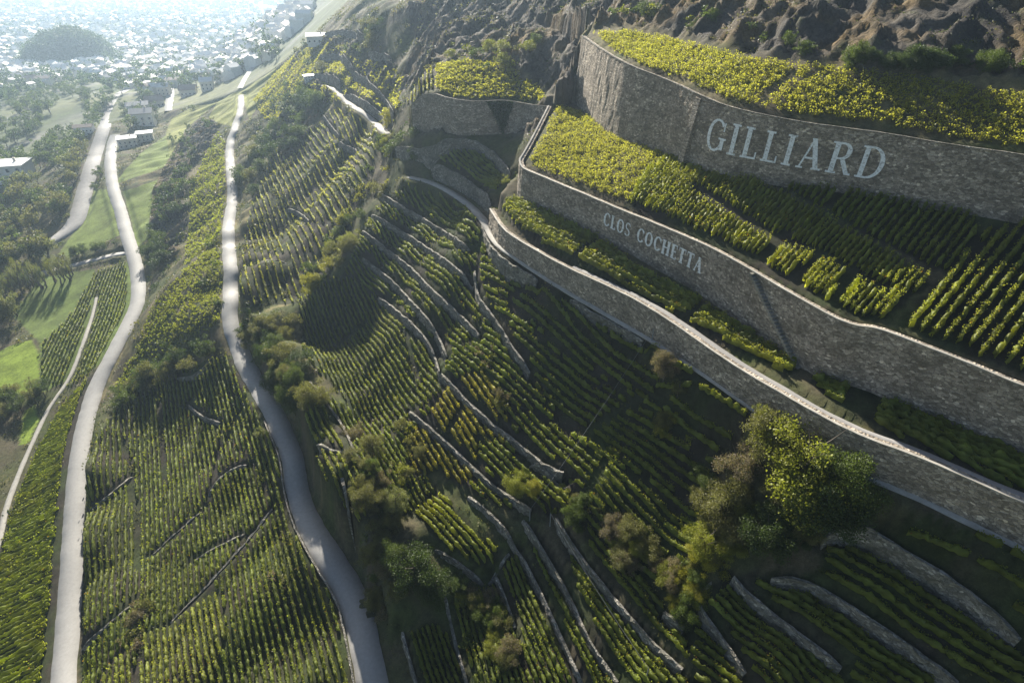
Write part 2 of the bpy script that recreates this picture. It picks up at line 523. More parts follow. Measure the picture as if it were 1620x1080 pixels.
M = {
    'ground': mat_ground('soil_and_grass'),
    'field': mat_ground('field_grass', 1.6, 0.2),
    'far': mat_ground('valley_ground', 0.12, 0.1),
    'rock': mat_rock('cliff_rock'),
    'stone': mat_stone('dry_stone'),
    'stone_low': mat_stone('terrace_stone', (0.12, 0.11, 0.095), (0.25, 0.232, 0.20), (0.08, 0.08, 0.06)),
    'coping': mat_flat('coping_stone', (0.22, 0.20, 0.17), (0.44, 0.41, 0.36), 0.5),
    'road': mat_flat('road_concrete', (0.255, 0.245, 0.23), (0.31, 0.30, 0.285), 1.4, 0.8, 0.05),
    'path': mat_flat('gravel_path', (0.26, 0.24, 0.21), (0.38, 0.36, 0.32), 1.2),
    'asphalt': mat_flat('old_asphalt', (0.20, 0.19, 0.185), (0.27, 0.26, 0.25), 0.6),
    'paint': None, 'leaf': mat_leaf('vine_leaf', 0.62, (1.75, 1.62, 0.62)), 'treeleaf': mat_leaf('tree_leaf', 0.42),
    'bark': mat_flat('bark', (0.08, 0.065, 0.05), (0.16, 0.135, 0.11), 3.0),
    'white': mat_flat('white_render', (0.62, 0.60, 0.56), (0.78, 0.76, 0.72), 1.0, 0.7),
    'cream': mat_flat('cream_render', (0.55, 0.50, 0.42), (0.68, 0.62, 0.53), 1.0, 0.7),
    'roofgrey': mat_flat('grey_roof', (0.22, 0.21, 0.21), (0.36, 0.35, 0.34), 1.4, 0.5),
    'roofbrown': mat_flat('brown_roof', (0.24, 0.17, 0.13), (0.36, 0.27, 0.21), 1.4, 0.55),
    'rooflight': mat_flat('light_flat_roof', (0.52, 0.51, 0.49), (0.68, 0.67, 0.65), 1.0, 0.5),
    'metal': mat_flat('grey_metal', (0.16, 0.165, 0.17), (0.24, 0.25, 0.26), 2.0, 0.45, 0.02, 0.5),
    'glass': mat_flat('dark_glass', (0.03, 0.04, 0.05), (0.05, 0.06, 0.075), 1.0, 0.15, 0.0, 0.5),
    'yellow': mat_flat('yellow_board', (0.32, 0.27, 0.12), (0.42, 0.36, 0.18), 2.0),
}
Np = Nodes('weathered_white_paint')
fp = Np.noise(Np.coords((1, 1, 1.6)), 2.4, 6, 0.8)
Np.principled(Np.ramp(fp, [(0.36, (0.30, 0.275, 0.245)), (0.50, (0.80, 0.80, 0.79))]), 0.8, Np.bump(fp, 0.5, 0.1), 0.2)
M['paint'] = Np.m

# ------------------------------------------------------------------ roads cut into the slope
def dist_field(P, R):
    """nearest distance, sample index and signed side of a plan polyline, on the grid, out to R metres."""
    H, W = GX.shape
    D = np.full(H * W, 1e9); K = np.full(H * W, -1, np.int64)
    n = int(R / GS) + 1
    ci = np.round((P[:, 0] - XS[0]) / GS).astype(int); cj = np.round((P[:, 1] - YS[0]) / GS).astype(int)
    idx = np.arange(len(P))
    for a in range(-n, n + 1):
        for b in range(-n, n + 1):
            if (a * a + b * b) * GS * GS > (R + GS) ** 2:
                continue
            i = ci + a; j = cj + b
            ok = (i >= 0) & (i < W) & (j >= 0) & (j < H)
            i, j, k = i[ok], j[ok], idx[ok]
            d = np.hypot(XS[i] - P[k, 0], YS[j] - P[k, 1])
            f = j * W + i
            np.minimum.at(D, f, d)
            w = d <= D[f] + 1e-9
            K[f[w]] = k[w]
    return D.reshape(H, W), K.reshape(H, W)

def px_line(pts, step=0.5, smooth=2):
    pts = np.asarray(pts, float)
    pts = resample(chaikin(pts, smooth), 3.0)
    H = hit(pts[:, 0], pts[:, 1])
    # leave out samples that jump to another slope
    H2 = [H[0]]
    for h in H[1:]:
        if np.linalg.norm(h[:2] - H2[-1][:2]) < 60:
            H2.append(h)
    return resample(np.array(H2), step)

ROADS = []
def road(pts, w0, w1=None, step=0.5, zs=60, shoulder=2.5, bank=None):
    global ZT
    P = px_line(pts, step)
    P[:, 0] = smooth1(P[:, 0], 8); P[:, 1] = smooth1(P[:, 1], 8); P[:, 2] = smooth1(P[:, 2], zs)
    w = np.linspace(w0, w1 or w0, len(P))
    D, K = dist_field(P, max(w0, w1 or w0) / 2 + shoulder)
    m = K >= 0
    k = K[m]; d = D[m]; hw = w[k] / 2
    t = np.clip((d - hw - 0.9) / shoulder, 0, 1); t = t * t * (3 - 2 * t)
    ZT[m] = (P[k, 2] - 0.10) * (1 - t) + ZT[m] * t
    if bank:
        # the hill is cut back beside the road: a steep bank on the uphill side
        s0, s1, bh, reach = bank
        D, K = dist_field(P, reach + 8)
        N_ = left_normals(P)
        za = zat(P[:, 0] + N_[:, 0] * 9, P[:, 1] + N_[:, 1] * 9); zb = zat(P[:, 0] - N_[:, 0] * 9, P[:, 1] - N_[:, 1] * 9)
        if (za - zb).mean() < 0:
            N_ = -N_
        m = K >= 0; k = K[m]; d = D[m]; hw = w[k] / 2
        side = (GX[m] - P[k, 0]) * N_[k, 0] + (GY[m] - P[k, 1]) * N_[k, 1]
        up = np.clip((d - hw - 0.5) / 2.6, 0, 1); up = up * up * (3 - 2 * up)
        fade = np.clip(1 - (d - hw - 3) / reach, 0, 1); fade = fade * fade * (3 - 2 * fade)
        f = k / len(P)
        win = np.clip((f - s0) / 0.06, 0, 1) * np.clip((s1 - f) / 0.06, 0, 1)
        ZT[m] += np.where(side > 0, bh * up * fade * win * (1 + 0.8 * vnoise(GX[m] / 9, GY[m] / 9, 7)), 0)
    ROADS.append((P, w))
    return P, w

def strip(P, w, lift, crown=0.04, edge=0.0):
    N = left_normals(P)
    rows = []
    jit = 1 + edge * fbm(np.arange(len(P)) * 0.11, np.zeros(len(P)), 5, 3)
    jit2 = 1 + edge * fbm(np.arange(len(P)) * 0.11, np.zeros(len(P)) + 9, 6, 3)
    for f, z, jt in ((-1, -0.25, jit), (-1, 0, jit), (0, crown, jit), (1, 0, jit2), (1, -0.25, jit2)):
        rows.append(np.stack([P[:, 0] + N[:, 0] * w / 2 * f * jt, P[:, 1] + N[:, 1] * w / 2 * f * jt, P[:, 2] + lift + z], 1))
    V = np.stack(rows, 1).reshape(-1, 3)
    n = len(P); F = []
    for i in range(n - 1):
        for k in range(4):
            F.append((i * 5 + k, i * 5 + k + 1, (i + 1) * 5 + k + 1, (i + 1) * 5 + k))
    return V, np.array(F)

R_LOW = road([(100,1095),(101,1060),(107,1000),(113,900),(115,840),(124,720),(138,655),(156,600),(178,560),(199,520),(217,483),(220,455),(216,420),(197,360),(191,333),(179,300),(174,267),(176,233),(182,213)], 4.4, 6.2, bank=(0.0, 0.25, 5.5, 11))
R_UP = road([(592,1095),(586,1060),(575,1010),(563,955),(545,920),(527,893),(503,853),(481,813),(469,770),(462,720),(456,705),(443,677),(430,647),(413,620),(397,593),(385,570),(373,540),(364,515),(364,470),(365,443),(363,400),(360,360),(367,327),(368,300),(365,267),(362,233),(372,200),(382,172),(381,150)], 4.8, 3.8, bank=(0.0, 0.36, 9.5, 16))
R_VAL = road([(60,393),(85,381),(112,362),(123,345),(133,305),(143,268),(152,240),(163,207),(171,182),(181,160),(190,148)], 8.0, 8.0)
R_SIDE = road([(-20,447),(40,438),(85,428),(130,416),(165,407),(200,399)], 5.0, 4.5)
R_TRACK = road([(-15,900),(0,850),(8,807),(24,763),(42,720),(60,680),(80,640),(110,600),(130,547),(146,500),(153,470)], 1.3, 1.1, shoulder=1.5)
R_FOOT = road([(646,280),(680,287),(714,304),(742,324),(764,345),(776,368),(790,388),(830,414),(852,429),(905,462),(960,494),(1040,538),(1110,583),(1200,647),(1270,695),(1342,741),(1400,758),(1500,803),(1560,832),(1640,872)], 2.0, 2.2, shoulder=1.6, zs=25)
R_SPUR = road([(612,212),(600,200),(575,178),(545,160),(530,140),(498,132)], 2.6, 2.6, shoulder=1.2, zs=20)

# ------------------------------------------------------------------ low terrace walls: each one a real step in the slope
TERR = {
 'clos_end': ("wall of the small curved terraces beyond the end of the lower lettered wall", [
    ([(682,243),(700,232),(718,226),(751,226),(778,243),(796,261),(809,279)], 2.6), ([(684,266),(710,277),(738,292),(760,306),(774,318),(778,330)], 3.0), ([(628,236),(660,240),(700,236)], 1.6)]),
 'upper': ("low grey terrace wall stepping down between the vines below the footpath bend", [
    ([(600,305),(640,330),(703,366),(745,395)], 1.6), ([(590,340),(628,362),(682,396),(730,430),(752,450)], 1.8), ([(575,365),(615,398),(650,423),(683,460),(720,492),(760,530)], 2.0), ([(575,408),(605,432),(623,447),(655,482),(690,520),(709,566)], 2.0),
    ([(600,470),(645,505),(670,528),(690,560),(700,600)], 1.8), ([(753,427),(758,477),(782,499),(811,549),(840,590)], 1.8),     ([(700,590),(760,655),(822,702),(900,770)], 1.1), ([(650,650),(715,705),(780,770),(842,805)], 1.1)]),
 'path': ("pale stone wall holding up the footpath under the tall road wall", [
    ([(764,352),(772,378),(790,400),(830,424),(852,437)], 2.4), ([(905,469),(960,502),(1020,535)], 1.4)]),
 'centre': ("narrow stone terrace wall running down between vine rows at the foot of the slope", [
    ([(690,866),(725,888),(745,902),(768,918)], 2.4), ([(770,915),(786,893),(804,870)], 0.8), ([(787,908),(802,945),(818,990)], 1.2), ([(743,783),(773,807),(800,833),(823,870),(857,933),(880,983),(903,1033),(925,1078)], 1.4),
    ([(830,817),(867,880),(910,953),(933,1013),(980,1078)], 1.4), ([(883,817),(897,847),(940,907),(1000,977),(1040,1023),(1082,1056)], 1.7), ([(640,997),(647,1027),(664,1085)], 1.6), ([(707,937),(720,1003),(744,1085)], 1.6),
    ([(840,730),(866,738),(893,745)], 1.6), ([(1053,967),(1068,978),(1085,990)], 1.2)]),
 'corner': ("pale stone terrace wall beside the shaded rows in the bottom right corner", [
    ([(1140,917),(1112,938),(1100,953),(1130,990),(1163,1037),(1182,1064)], 2.0), ([(1163,910),(1180,940),(1220,967),(1267,1003),(1332,1055)], 2.2), ([(1220,913),(1260,914),(1313,937),(1373,977),(1430,1017),(1516,1079)], 2.6),
    ([(1298,850),(1323,830),(1380,844),(1430,878),(1490,914),(1547,948),(1615,1010)], 2.6)]),
 'lower': ("rough stone terrace wall on the slope between the two pale roads", [
    ([(127,1027),(150,1003),(177,980),(217,947)], 1.3), ([(143,807),(175,780),(207,753)], 1.3), ([(240,880),(280,845),(320,810)], 1.3), ([(270,987),(297,960),(327,930),(367,887),(395,855),(413,833),(432,806)], 1.5),
    ([(303,887),(345,863),(387,843)], 1.2), ([(327,787),(340,765),(353,747),(390,733)], 1.3), 
    ([(283,597),(310,598),(334,564)], 1.4), ([(300,640),(322,660),(350,668)], 1.2)]),
 'middle': ("stone wall edging the vine plots above the pale upper road", [
    ([(487,603),(510,634),(540,675),(556,712)], 1.8), ([(545,755),(552,790),(558,828)], 1.4), ([(505,700),(530,712),(552,716)], 1.0)]),
 'spur': ("weathered stone terrace wall on the far sunlit spur", [
    ([(498,121),(523,123),(540,136)], 3.2), ([(543,151),(574,166),(596,180),(608,190),(611,207)], 3.6), ([(506,92),(526,91),(543,92),(560,110)], 3.2), ([(560,118),(580,130),(598,144),(614,163),(624,181)], 2.4), ([(584,88),(603,90),(621,95)], 3.0),
    ([(513,58),(530,53),(547,51),(566,56),(584,64)], 3.0), ([(513,184),(524,200),(538,217)], 1.8), ([(537,227),(550,233),(566,241)], 1.8), ([(405,420),(430,412),(452,418)], 1.5), ([(455,330),(475,338),(490,350)], 1.4)]),
}
LOW = []
def step_wall(pts, h, key, label):
    global ZT
    h = h * {'corner': 0.32, 'clos_end': 0.9, 'spur': 0.9, 'path': 0.8}.get(key, {'lower': 0.34, 'centre': 0.32}.get(key, 0.5))
    P = px_line(pts, 0.5)
    P[:, 0] = smooth1(P[:, 0], 6); P[:, 1] = smooth1(P[:, 1], 6)
    if len(P) < 5:
        return
    N = left_normals(P)
    za = zat(P[:, 0] + N[:, 0] * 2.5, P[:, 1] + N[:, 1] * 2.5); zb = zat(P[:, 0] - N[:, 0] * 2.5, P[:, 1] - N[:, 1] * 2.5)
    if (za - zb).mean() > 0:
        N = -N
    R = 6.5
    D, K = dist_field(P, R)
    m = K >= 0
    k = K[m]
    sx = (GX[m] - P[k, 0]) * N[k, 0] + (GY[m] - P[k, 1]) * N[k, 1]
    s = k * 0.5; L = len(P) * 0.5
    end = np.clip(np.minimum(s, L - s) / 2.5 + 0.25, 0, 1)
    lat = np.clip(1 - (D[m] - np.abs(sx)) / 1.5, 0, 1)
    road_keep = np.ones(len(k))
    for RP, w in ROADS:
        q = resample(RP, 2.0)[:, :2]
        pad = w.max() / 2 + 0.8
        near = (np.abs(q[:, 0].mean() - P[:, 0].mean()) < 400)
        if near:
            bb = (q[:, 0] > P[:, 0].min() - 12) & (q[:, 0] < P[:, 0].max() + 12) & (q[:, 1] > P[:, 1].min() - 12) & (q[:, 1] < P[:, 1].max() + 12)
            q = q[bb]
            if len(q):
                d2 = np.min(np.hypot(GX[m][:, None] - q[None, :, 0], GY[m][:, None] - q[None, :, 1]), 1)
                road_keep = np.minimum(road_keep, np.clip((d2 - pad) / 1.2, 0, 1))
    ZT[m] += -np.sign(sx) * h * 0.5 * np.exp(-np.abs(sx) / 3.6) * np.clip(1 - np.abs(sx) / R, 0, 1) * end * lat * road_keep
    LOW.append((P, N, h, key, label))
for key, (label, items) in TERR.items():
    for pts, h in items:
        step_wall(pts, h, key, label)

# clean foot of every wall: the ground just below it lies at the foot level
for W in BIG.values():
    P = resample(W, 0.5); N = downhill(P)
    zf = zat(P[:, 0] + N[:, 0] * 2.6, P[:, 1] + N[:, 1] * 2.6)
    zf = np.minimum(smooth1(zf, 6), P[:, 2] - P[:, 3] * 0.6)
    D, K = dist_field(P, 2.4)
    m = (K >= 0); k = K[m]
    sx = (GX[m] - P[k, 0]) * N[k, 0] + (GY[m] - P[k, 1]) * N[k, 1]
    low = sx > 0.0
    zz = ZT[m]; zz[low] = np.minimum(zz[low], zf[k][low]); zz[~low] = np.maximum(zz[~low], P[k, 2][~low] - 0.5); ZT[m] = zz
for P, N, h, key, label in LOW:
    zf = smooth1(zat(P[:, 0] + N[:, 0] * 1.7, P[:, 1] + N[:, 1] * 1.7), 4)
    D, K = dist_field(P, 1.5)
    m = (K >= 0); k = K[m]
    sx = (GX[m] - P[k, 0]) * N[k, 0] + (GY[m] - P[k, 1]) * N[k, 1]
    low = sx > 0.0
    zz = ZT[m]; zz[low] = np.minimum(zz[low], zf[k][low]); ZT[m] = zz

# ------------------------------------------------------------------ surface classes (what grows or lies where)
VX, VY, VD = project(np.stack([GX, GY, ZT], -1))
ROCK = [[(655,70),(640,0),(610,-60),(1700,-60),(1700,128),(1400,108),(1250,90),(1120,70),(1000,42),(940,42),(922,62),(908,170),(885,160),(845,125),(800,100),(740,92),(700,95),(672,118),(640,150),(625,150)],
        [(655,172),(690,180),(760,178),(860,180),(850,222),(800,212),(740,208),(690,214),(650,212)],
        [(243,300),(262,262),(290,215),(318,186),(345,196),(338,232),(300,265),(287,300),(296,345),(280,400),(244,432),(236,380)],
        [(455,165),(500,128),(525,150),(500,190),(470,245),(445,250),(430,215)], [(500,60),(515,62),(575,66),(582,84),(540,88),(512,84)], [(560,100),(625,104),(622,138),(585,134)],
        [(575,850),(600,830),(600,900),(590,1000),(580,960)], [(935,330),(960,350)]]
rock = np.zeros(GX.shape, bool)
for p in ROCK:
    rock |= in_poly(VX, VY, p)
rock &= (VD > 20)
sl = np.hypot(np.gradient(Z0, GS, axis=0), np.gradient(Z0, GS, axis=1))
rockf = diffuse(rock.astype(float), 8, np.zeros_like(FIX)) * (~FIX)
big = fbm(GX / 13, GY / 13, 41, 5, 0.55)
rq = GX * 0.85 - GY * 0.5; rp = GX * 0.5 + GY * 0.85       # across and up the rock slope
wq = rq + 2.5 * fbm(GX / 6, GY / 6, 53, 2)
rid = lambda n_: (1 - np.clip(2.2 * np.abs(n_), 0, 1)) ** 2
crag = 2.4 * rid(fbm(wq / 7, rp / 20, 51, 2, 0.5)) + 1.5 * rid(fbm(wq / 2.6, rp / 6, 57, 2, 0.5)) + 0.7 * rid(vnoise(wq / 1.25, rp / 2.2, 59)) + 0.5 * vnoise(GX / 0.9, GY / 0.9, 58) - 0.4
ZT = ZT + rockf * (crag - 0.8) * np.clip(sl * 2.0, 0.25, 1.0) * 1.25
# ledges: the rock breaks along dipping beds
dip = ZT + 0.22 * GX - 0.12 * GY + 2.2 * fbm(GX / 8, GY / 8, 63, 3)
bed = 2.1
fr = dip / bed - np.floor(dip / bed)
ZT = ZT + 0.4 * rockf * np.clip(sl * 1.6, 0.1, 1) * (np.clip((fr - 0.5) * 3.2 + 0.5, 0, 1) - fr) * bed
FIELDS = {
 'meadow_bright': ([[(-10,560),(20,545),(50,537),(62,560),(63,618),(30,625),(-10,640)], [(30,705),(38,650),(55,640),(60,665),(45,700)]], (0.17, 0.23, 0.035)),
 'field_dark': ([[(20,500),(60,440),(150,425),(150,470),(135,540),(110,600),(66,622),(62,540)], [(155,470),(152,440),(205,412),(214,470),(196,515),(160,575),(125,600),(140,545)]], (0.10, 0.135, 0.035)),
 'field_up': ([[(92,402),(118,366),(138,330),(150,300),(168,300),(182,330),(190,372),(140,395),(110,408)], [(183,291),(195,272),(225,240),(265,212),(270,235),(278,258),(240,272)], [(195,303),(258,282),(250,330),(240,372),(216,392),(208,350)]], (0.14, 0.18, 0.045)),
 'field_far': ([[(262,210),(272,188),(310,165),(345,160),(318,184),(292,206),(272,262)], [(330,186),(345,160),(372,140),(378,175),(368,200),(345,195)], [(300,165),(330,140),(400,110),(440,92),(430,130),(395,190),(386,160),(350,148)], [(30,250),(60,200),(85,195),(100,205),(60,238),(40,262)], [(90,180),(110,160),(140,170),(140,215),(115,240),(95,235),(105,205)]], (0.20, 0.21, 0.06)),
}
fieldmask = {}
n1 = fbm(GX / 7, GY / 7, 21, 4); n2 = fbm(GX / 2.2, GY / 2.2, 25, 3); n3 = fbm(GX / 30, GY / 30, 29, 3)
def mixc(a, b, t):
    t = np.clip(t, 0, 1)[..., None]
    return np.asarray(a) * (1 - t) + np.asarray(b) * t
COLR = mixc((0.085, 0.072, 0.050), (0.060, 0.072, 0.028), n1 * 1.6 + 0.45)
COLR = mixc(COLR, (0.19, 0.16, 0.085), (n2 + n3) * 1.3 - 0.15)
rk = mixc((0.052, 0.048, 0.044), (0.12, 0.108, 0.093), big * 1.4 + 0.45)
rk = mixc(rk, (0.135, 0.098, 0.05), n1 * 2.2 + n3 * 1.5 + 0.05)
rk = mixc(rk, (0.06, 0.07, 0.03), n2 * 2.0 - 0.45)
COLR = mixc(COLR, rk, rockf * 1.4)
CLASS = np.where(rockf > 0.45, 1, 0)
for k, (polys, c) in FIELDS.items():
    m = np.zeros(GX.shape, bool)
    for p in polys:
        m |= in_poly(VX, VY, p)
    m &= (VD > 20) & (rockf < 0.4)
    CLASS[m] = 2
    COLR[m] = (np.asarray(c) * (1 + 0.5 * n1[..., None] + 0.35 * n2[..., None]))[m]

# ------------------------------------------------------------------ terrain meshes
Hh, Ww = GX.shape
cell = (np.arange(Hh - 1)[:, None] * Ww + np.arange(Ww - 1)[None, :])
quad = np.stack([cell, cell + 1, cell + Ww + 1, cell + Ww], -1).reshape(-1, 4)
PX, PY, PD = VX.ravel(), VY.ravel(), VD.ravel()
see = (PD > 5) & (PX > -300) & (PX < 1900) & (PY > -420) & (PY < 1300)
qsee = see[quad].any(1)
allV = np.stack([GX, GY, ZT], -1).reshape(-1, 3)
allC = np.clip(COLR.reshape(-1, 3), 0.01, 1)
qcl = CLASS[:-1, :-1].ravel()
for cl, nm, mt in ((0, 'hillside', 'ground'), (1, 'rock_cliff', 'rock'), (2, 'meadow', 'field')):
    q = quad[qsee & (qcl == cl)]
    used, inv = np.unique(q, return_inverse=True)
    o = link(nm, mesh_from(nm, allV[used], inv.reshape(-1, 4), allC[used], cl != 1), M[mt])
    tag(o, kind='structure')
FZ = ZF.copy()
ins = (FXX > XS[0] + 1) & (FXX < XS[-1] - 1) & (FYY > YS[0] + 1) & (FYY < YS[-1] - 1)
ins2 = ins
FZ[ins] -= 14.0
fh, fw = FXX.shape
fc = (np.arange(fh - 1)[:, None] * fw + np.arange(fw - 1)[None, :])
fq = np.stack([fc, fc + 1, fc + fw + 1, fc + fw], -1).reshape(-1, 4)
fq = fq[~ins2.ravel()[fq].all(1)]
ff = fbm(FXX / 90, FYY / 90, 61, 4); fg = fbm(FXX / 35, FYY / 35, 67, 3)
FC = mixc((0.07, 0.09, 0.035), (0.17, 0.17, 0.08), ff * 1.5 + 0.4)
FC = mixc(FC, (0.19, 0.185, 0.175), fg * 2 - 0.2)
o = link('valley_floor', mesh_from('valley_floor', np.stack([FXX, FYY, FZ], -1), fq, FC.reshape(-1, 3), True), M['far'])
tag(o, kind='structure')

for nm, (P, w), mt, edge in (('lower_road', R_LOW, 'road', 0.10), ('upper_road', R_UP, 'road', 0.14), ('valley_road', R_VAL, 'asphalt', 0.05), ('side_road', R_SIDE, 'asphalt', 0.08), ('farm_track', R_TRACK, 'path', 0.3), ('footpath', R_FOOT, 'path', 0.12), ('spur_track', R_SPUR, 'path', 0.1)):
    V, F = strip(P, w, 0.03, 0.04, edge)
    tag(link(nm, mesh_from(nm, V, F, None, True), M[mt]), kind='structure')

# pale path on top of the footpath wall
P = resample(BIG['road'], 0.6)[:, :3]; N = downhill(P)
k0 = int(len(P) * 0.30)
P = P[k0:].copy(); N = N[k0:]
P[:, 0] -= N[:, 0] * 0.75; P[:, 1] -= N[:, 1] * 0.75
P[:, 2] = smooth1(np.maximum(zat(P[:, 0], P[:, 1]), np.maximum(zat(P[:, 0] - N[:, 0] * 0.9, P[:, 1] - N[:, 1] * 0.9), P[:, 2])), 12) + 0.05
V, F = strip(P, np.full(len(P), 1.3), 0.03, 0.03, 0.35)
tag(link('wall_top_path', mesh_from('wall_top_path', V, F, None, True), M['asphalt']), kind='structure')

# ------------------------------------------------------------------ walls
def cum(P):
    return np.concatenate([[0], np.cumsum(np.hypot(*np.diff(P[:, :2], axis=0).T))])

def wall_mesh(P, N, ztop, zbot, f_top, f_bot, b_off, back, seed, rough=0.05, rows=6):
    """A wall along plan line P: battered rough face towards N, flat top, short back."""
    n = len(P); s = cum(P)
    prof = []
    for r in range(rows + 1):
        t = r / rows
        off = f_bot * (1 - t) + f_top * t
        z = zbot * (1 - t) + ztop * t
        j = rough * fbm(s * 1.3, np.full(n, t * 7.0), seed, 3) * (0.3 if r in (0,) else 1)
        prof.append(np.stack([P[:, 0] + N[:, 0] * (off + j), P[:, 1] + N[:, 1] * (off + j), z], 1))
    prof.append(np.stack([P[:, 0] + N[:, 0] * b_off, P[:, 1] + N[:, 1] * b_off, ztop + 0.0], 1))
    prof.append(np.stack([P[:, 0] + N[:, 0] * b_off, P[:, 1] + N[:, 1] * b_off, ztop - back], 1))
    k = len(prof)
    V = np.stack(prof, 1).reshape(-1, 3)
    i = np.arange(n - 1)[:, None]; r = np.arange(k - 1)[None, :]
    F = np.stack([i * k + r, i * k + r + 1, (i + 1) * k + r + 1, (i + 1) * k + r], -1).reshape(-1, 4)
    caps = []
    for e in (0, n - 1):
        ring = [e * k + q for q in range(k)]
        for q in range(1, k - 2):
            caps.append((ring[0], ring[q], ring[q + 1], ring[q + 1]))
    V = np.asarray(V)
    tri = np.array(caps)[:, :3]
    me = bpy.data.meshes.new('wall')
    me.from_pydata(V.tolist(), [], F.tolist() + tri.tolist())
    hz_ = np.concatenate([np.linspace(0, 1, rows + 1)[None, :] * np.broadcast_to((ztop - zbot), (n,))[:, None], np.full((n, 2), 0.4) + np.broadcast_to((ztop - zbot), (n,))[:, None] + np.array([0.0, 0.5])], 1)
    UVv = np.stack([np.repeat(s[:, None], k, 1), hz_], -1).reshape(-1, 2)
    uv = me.uv_layers.new(name='UVMap')
    li = np.empty(len(me.loops), np.int32); me.loops.foreach_get('vertex_index', li)
    uv.data.foreach_set('uv', UVv[li].astype(np.float32).ravel())
    return me

BIGINFO = {
 'gilliard': ('retaining_wall', 'tall grey stone wall with one word in large white letters', 0.30),
 'clos': ('retaining_wall', 'long grey stone wall with two words in smaller white letters', 0.36),
 'road': ('retaining_wall', 'stone wall right above the footpath, with pale coping, below the lettered walls', 0.36),
 'end': ('retaining_wall', 'old stone wall below the small bright vine field beside the rocks', 0.25)}
WALLS = {}
for k, (nm, label, cw) in BIGINFO.items():
    P = resample(BIG[k], 0.8)
    N = downhill(P); N = np.stack([smooth1(N[:, 0], 4), smooth1(N[:, 1], 4)], 1); N /= np.linalg.norm(N, axis=1)[:, None]
    h = P[:, 3]
    s = cum(P)
    ztop = P[:, 2] + 0.45 + 0.10 * fbm(s / 6, s * 0, 3, 3)
    zbot = zat(P[:, 0] + N[:, 0] * 1.6, P[:, 1] + N[:, 1] * 1.6) - 0.6
    zbot = np.minimum(zbot, P[:, 2] - h * 0.75)
    me = wall_mesh(P, N, ztop, zbot, 0.80, 0.80 + 0.08 * h.mean(), -0.1, 1.0, len(k) * 3, 0.16, 10)
    w = link(nm, me, M['stone'])
    tag(w, label, 'wall', kind='thing')
    # coping: a course of pale slabs a little proud of the face
    C = wall_mesh(P, N, ztop + 0.16, ztop + 0.01, 0.88, 0.88, 0.88 - cw * 1.0, 0.14, 5, 0.05, 1)
    link('coping', C, M['coping' if k in ('clos', 'road') else 'stone_low'], w)
    WALLS[k] = (w, P, N, ztop, zbot, h)


# stair climbing the lower lettered wall, and the buttress on the upper lettered wall
def on_wall(key, ss, t):
    """point on the face of a big wall: ss metres along, t from foot (0) to coping (1), and the outward normal"""
    w, P, N, ztop, zbot, h = WALLS[key]
    s = cum(P)
    f = lambda a: np.interp(ss, s, a)
    nx, ny = f(N[:, 0]), f(N[:, 1])
    z = f(zbot) + (f(ztop) - f(zbot)) * t
    off = 0.80 + 0.08 * h.mean() * (1 - t)
    return np.array([f(P[:, 0]) + nx * off, f(P[:, 1]) + ny * off, z]), np.array([nx, ny, 0.0])

def s_at_px(key, px, t):
    w, P, N, ztop, zbot, h = WALLS[key]
    s = cum(P)
    o0 = int(len(s) * 0.2) if key == 'clos' else 0
    X = [project(on_wall(key, q, t)[0])[0] for q in s[o0:]]
    return float(np.interp(px, X, s[o0:]))

sa, sb = s_at_px('clos', 1192, 1.0), s_at_px('clos', 1268, 0.08)
V, F = [], []
NSTEP = 26
for q in range(NSTEP):
    t0, t1 = q / NSTEP, (q + 1) / NSTEP
    for e, s_ in enumerate((sa + (sb - sa) * t0, sa + (sb - sa) * t1)):
        p, nn_ = on_wall('clos', s_, 1 - t0 * 0.95)
        for o_, dz in ((-0.2, 0), (0.75, 0), (0.75, -0.55), (-0.2, -0.55)):
            V.append(tuple(p + nn_ * o_ + np.array([0, 0, dz])))
    b = len(V) - 8
    F += [(b, b + 1, b + 5, b + 4), (b + 1, b + 2, b + 6, b + 5), (b + 2, b + 3, b + 7, b + 6), (b, b + 3, b + 2, b + 1), (b + 4, b + 5, b + 6, b + 7)]
me = bpy.data.meshes.new('stair'); me.from_pydata(V, [], F)
link('stair', me, M['stone_low'], WALLS['clos'][0])
for key, px, wd_, pr in (('gilliard', 1096, 0.7, 1.2),):
    sc_ = s_at_px(key, px, 0.6)
    V = []
    for t in (0.0, 0.97):
        p0, n0 = on_wall(key, sc_ - wd_, t); p1, n1_ = on_wall(key, sc_ + wd_, t)
        pr_t = pr * (1 - t) + 0.25 * t
        V += [tuple(p0 - n0 * 0.3), tuple(p0 + n0 * pr_t), tuple(p1 + n1_ * pr_t), tuple(p1 - n1_ * 0.3)]
    me = bpy.data.meshes.new('buttress'); me.from_pydata(V, [], [(0, 1, 5, 4), (1, 2, 6, 5), (2, 3, 7, 6), (4, 5, 6, 7)])
    uvl = me.uv_layers.new(name='UVMap')
    for lp in me.loops:
        co = me.vertices[lp.vertex_index].co
        uvl.data[lp.index].uv = (co.x + co.y, co.z)
    link('buttress', me, M['stone'], WALLS[key][0])

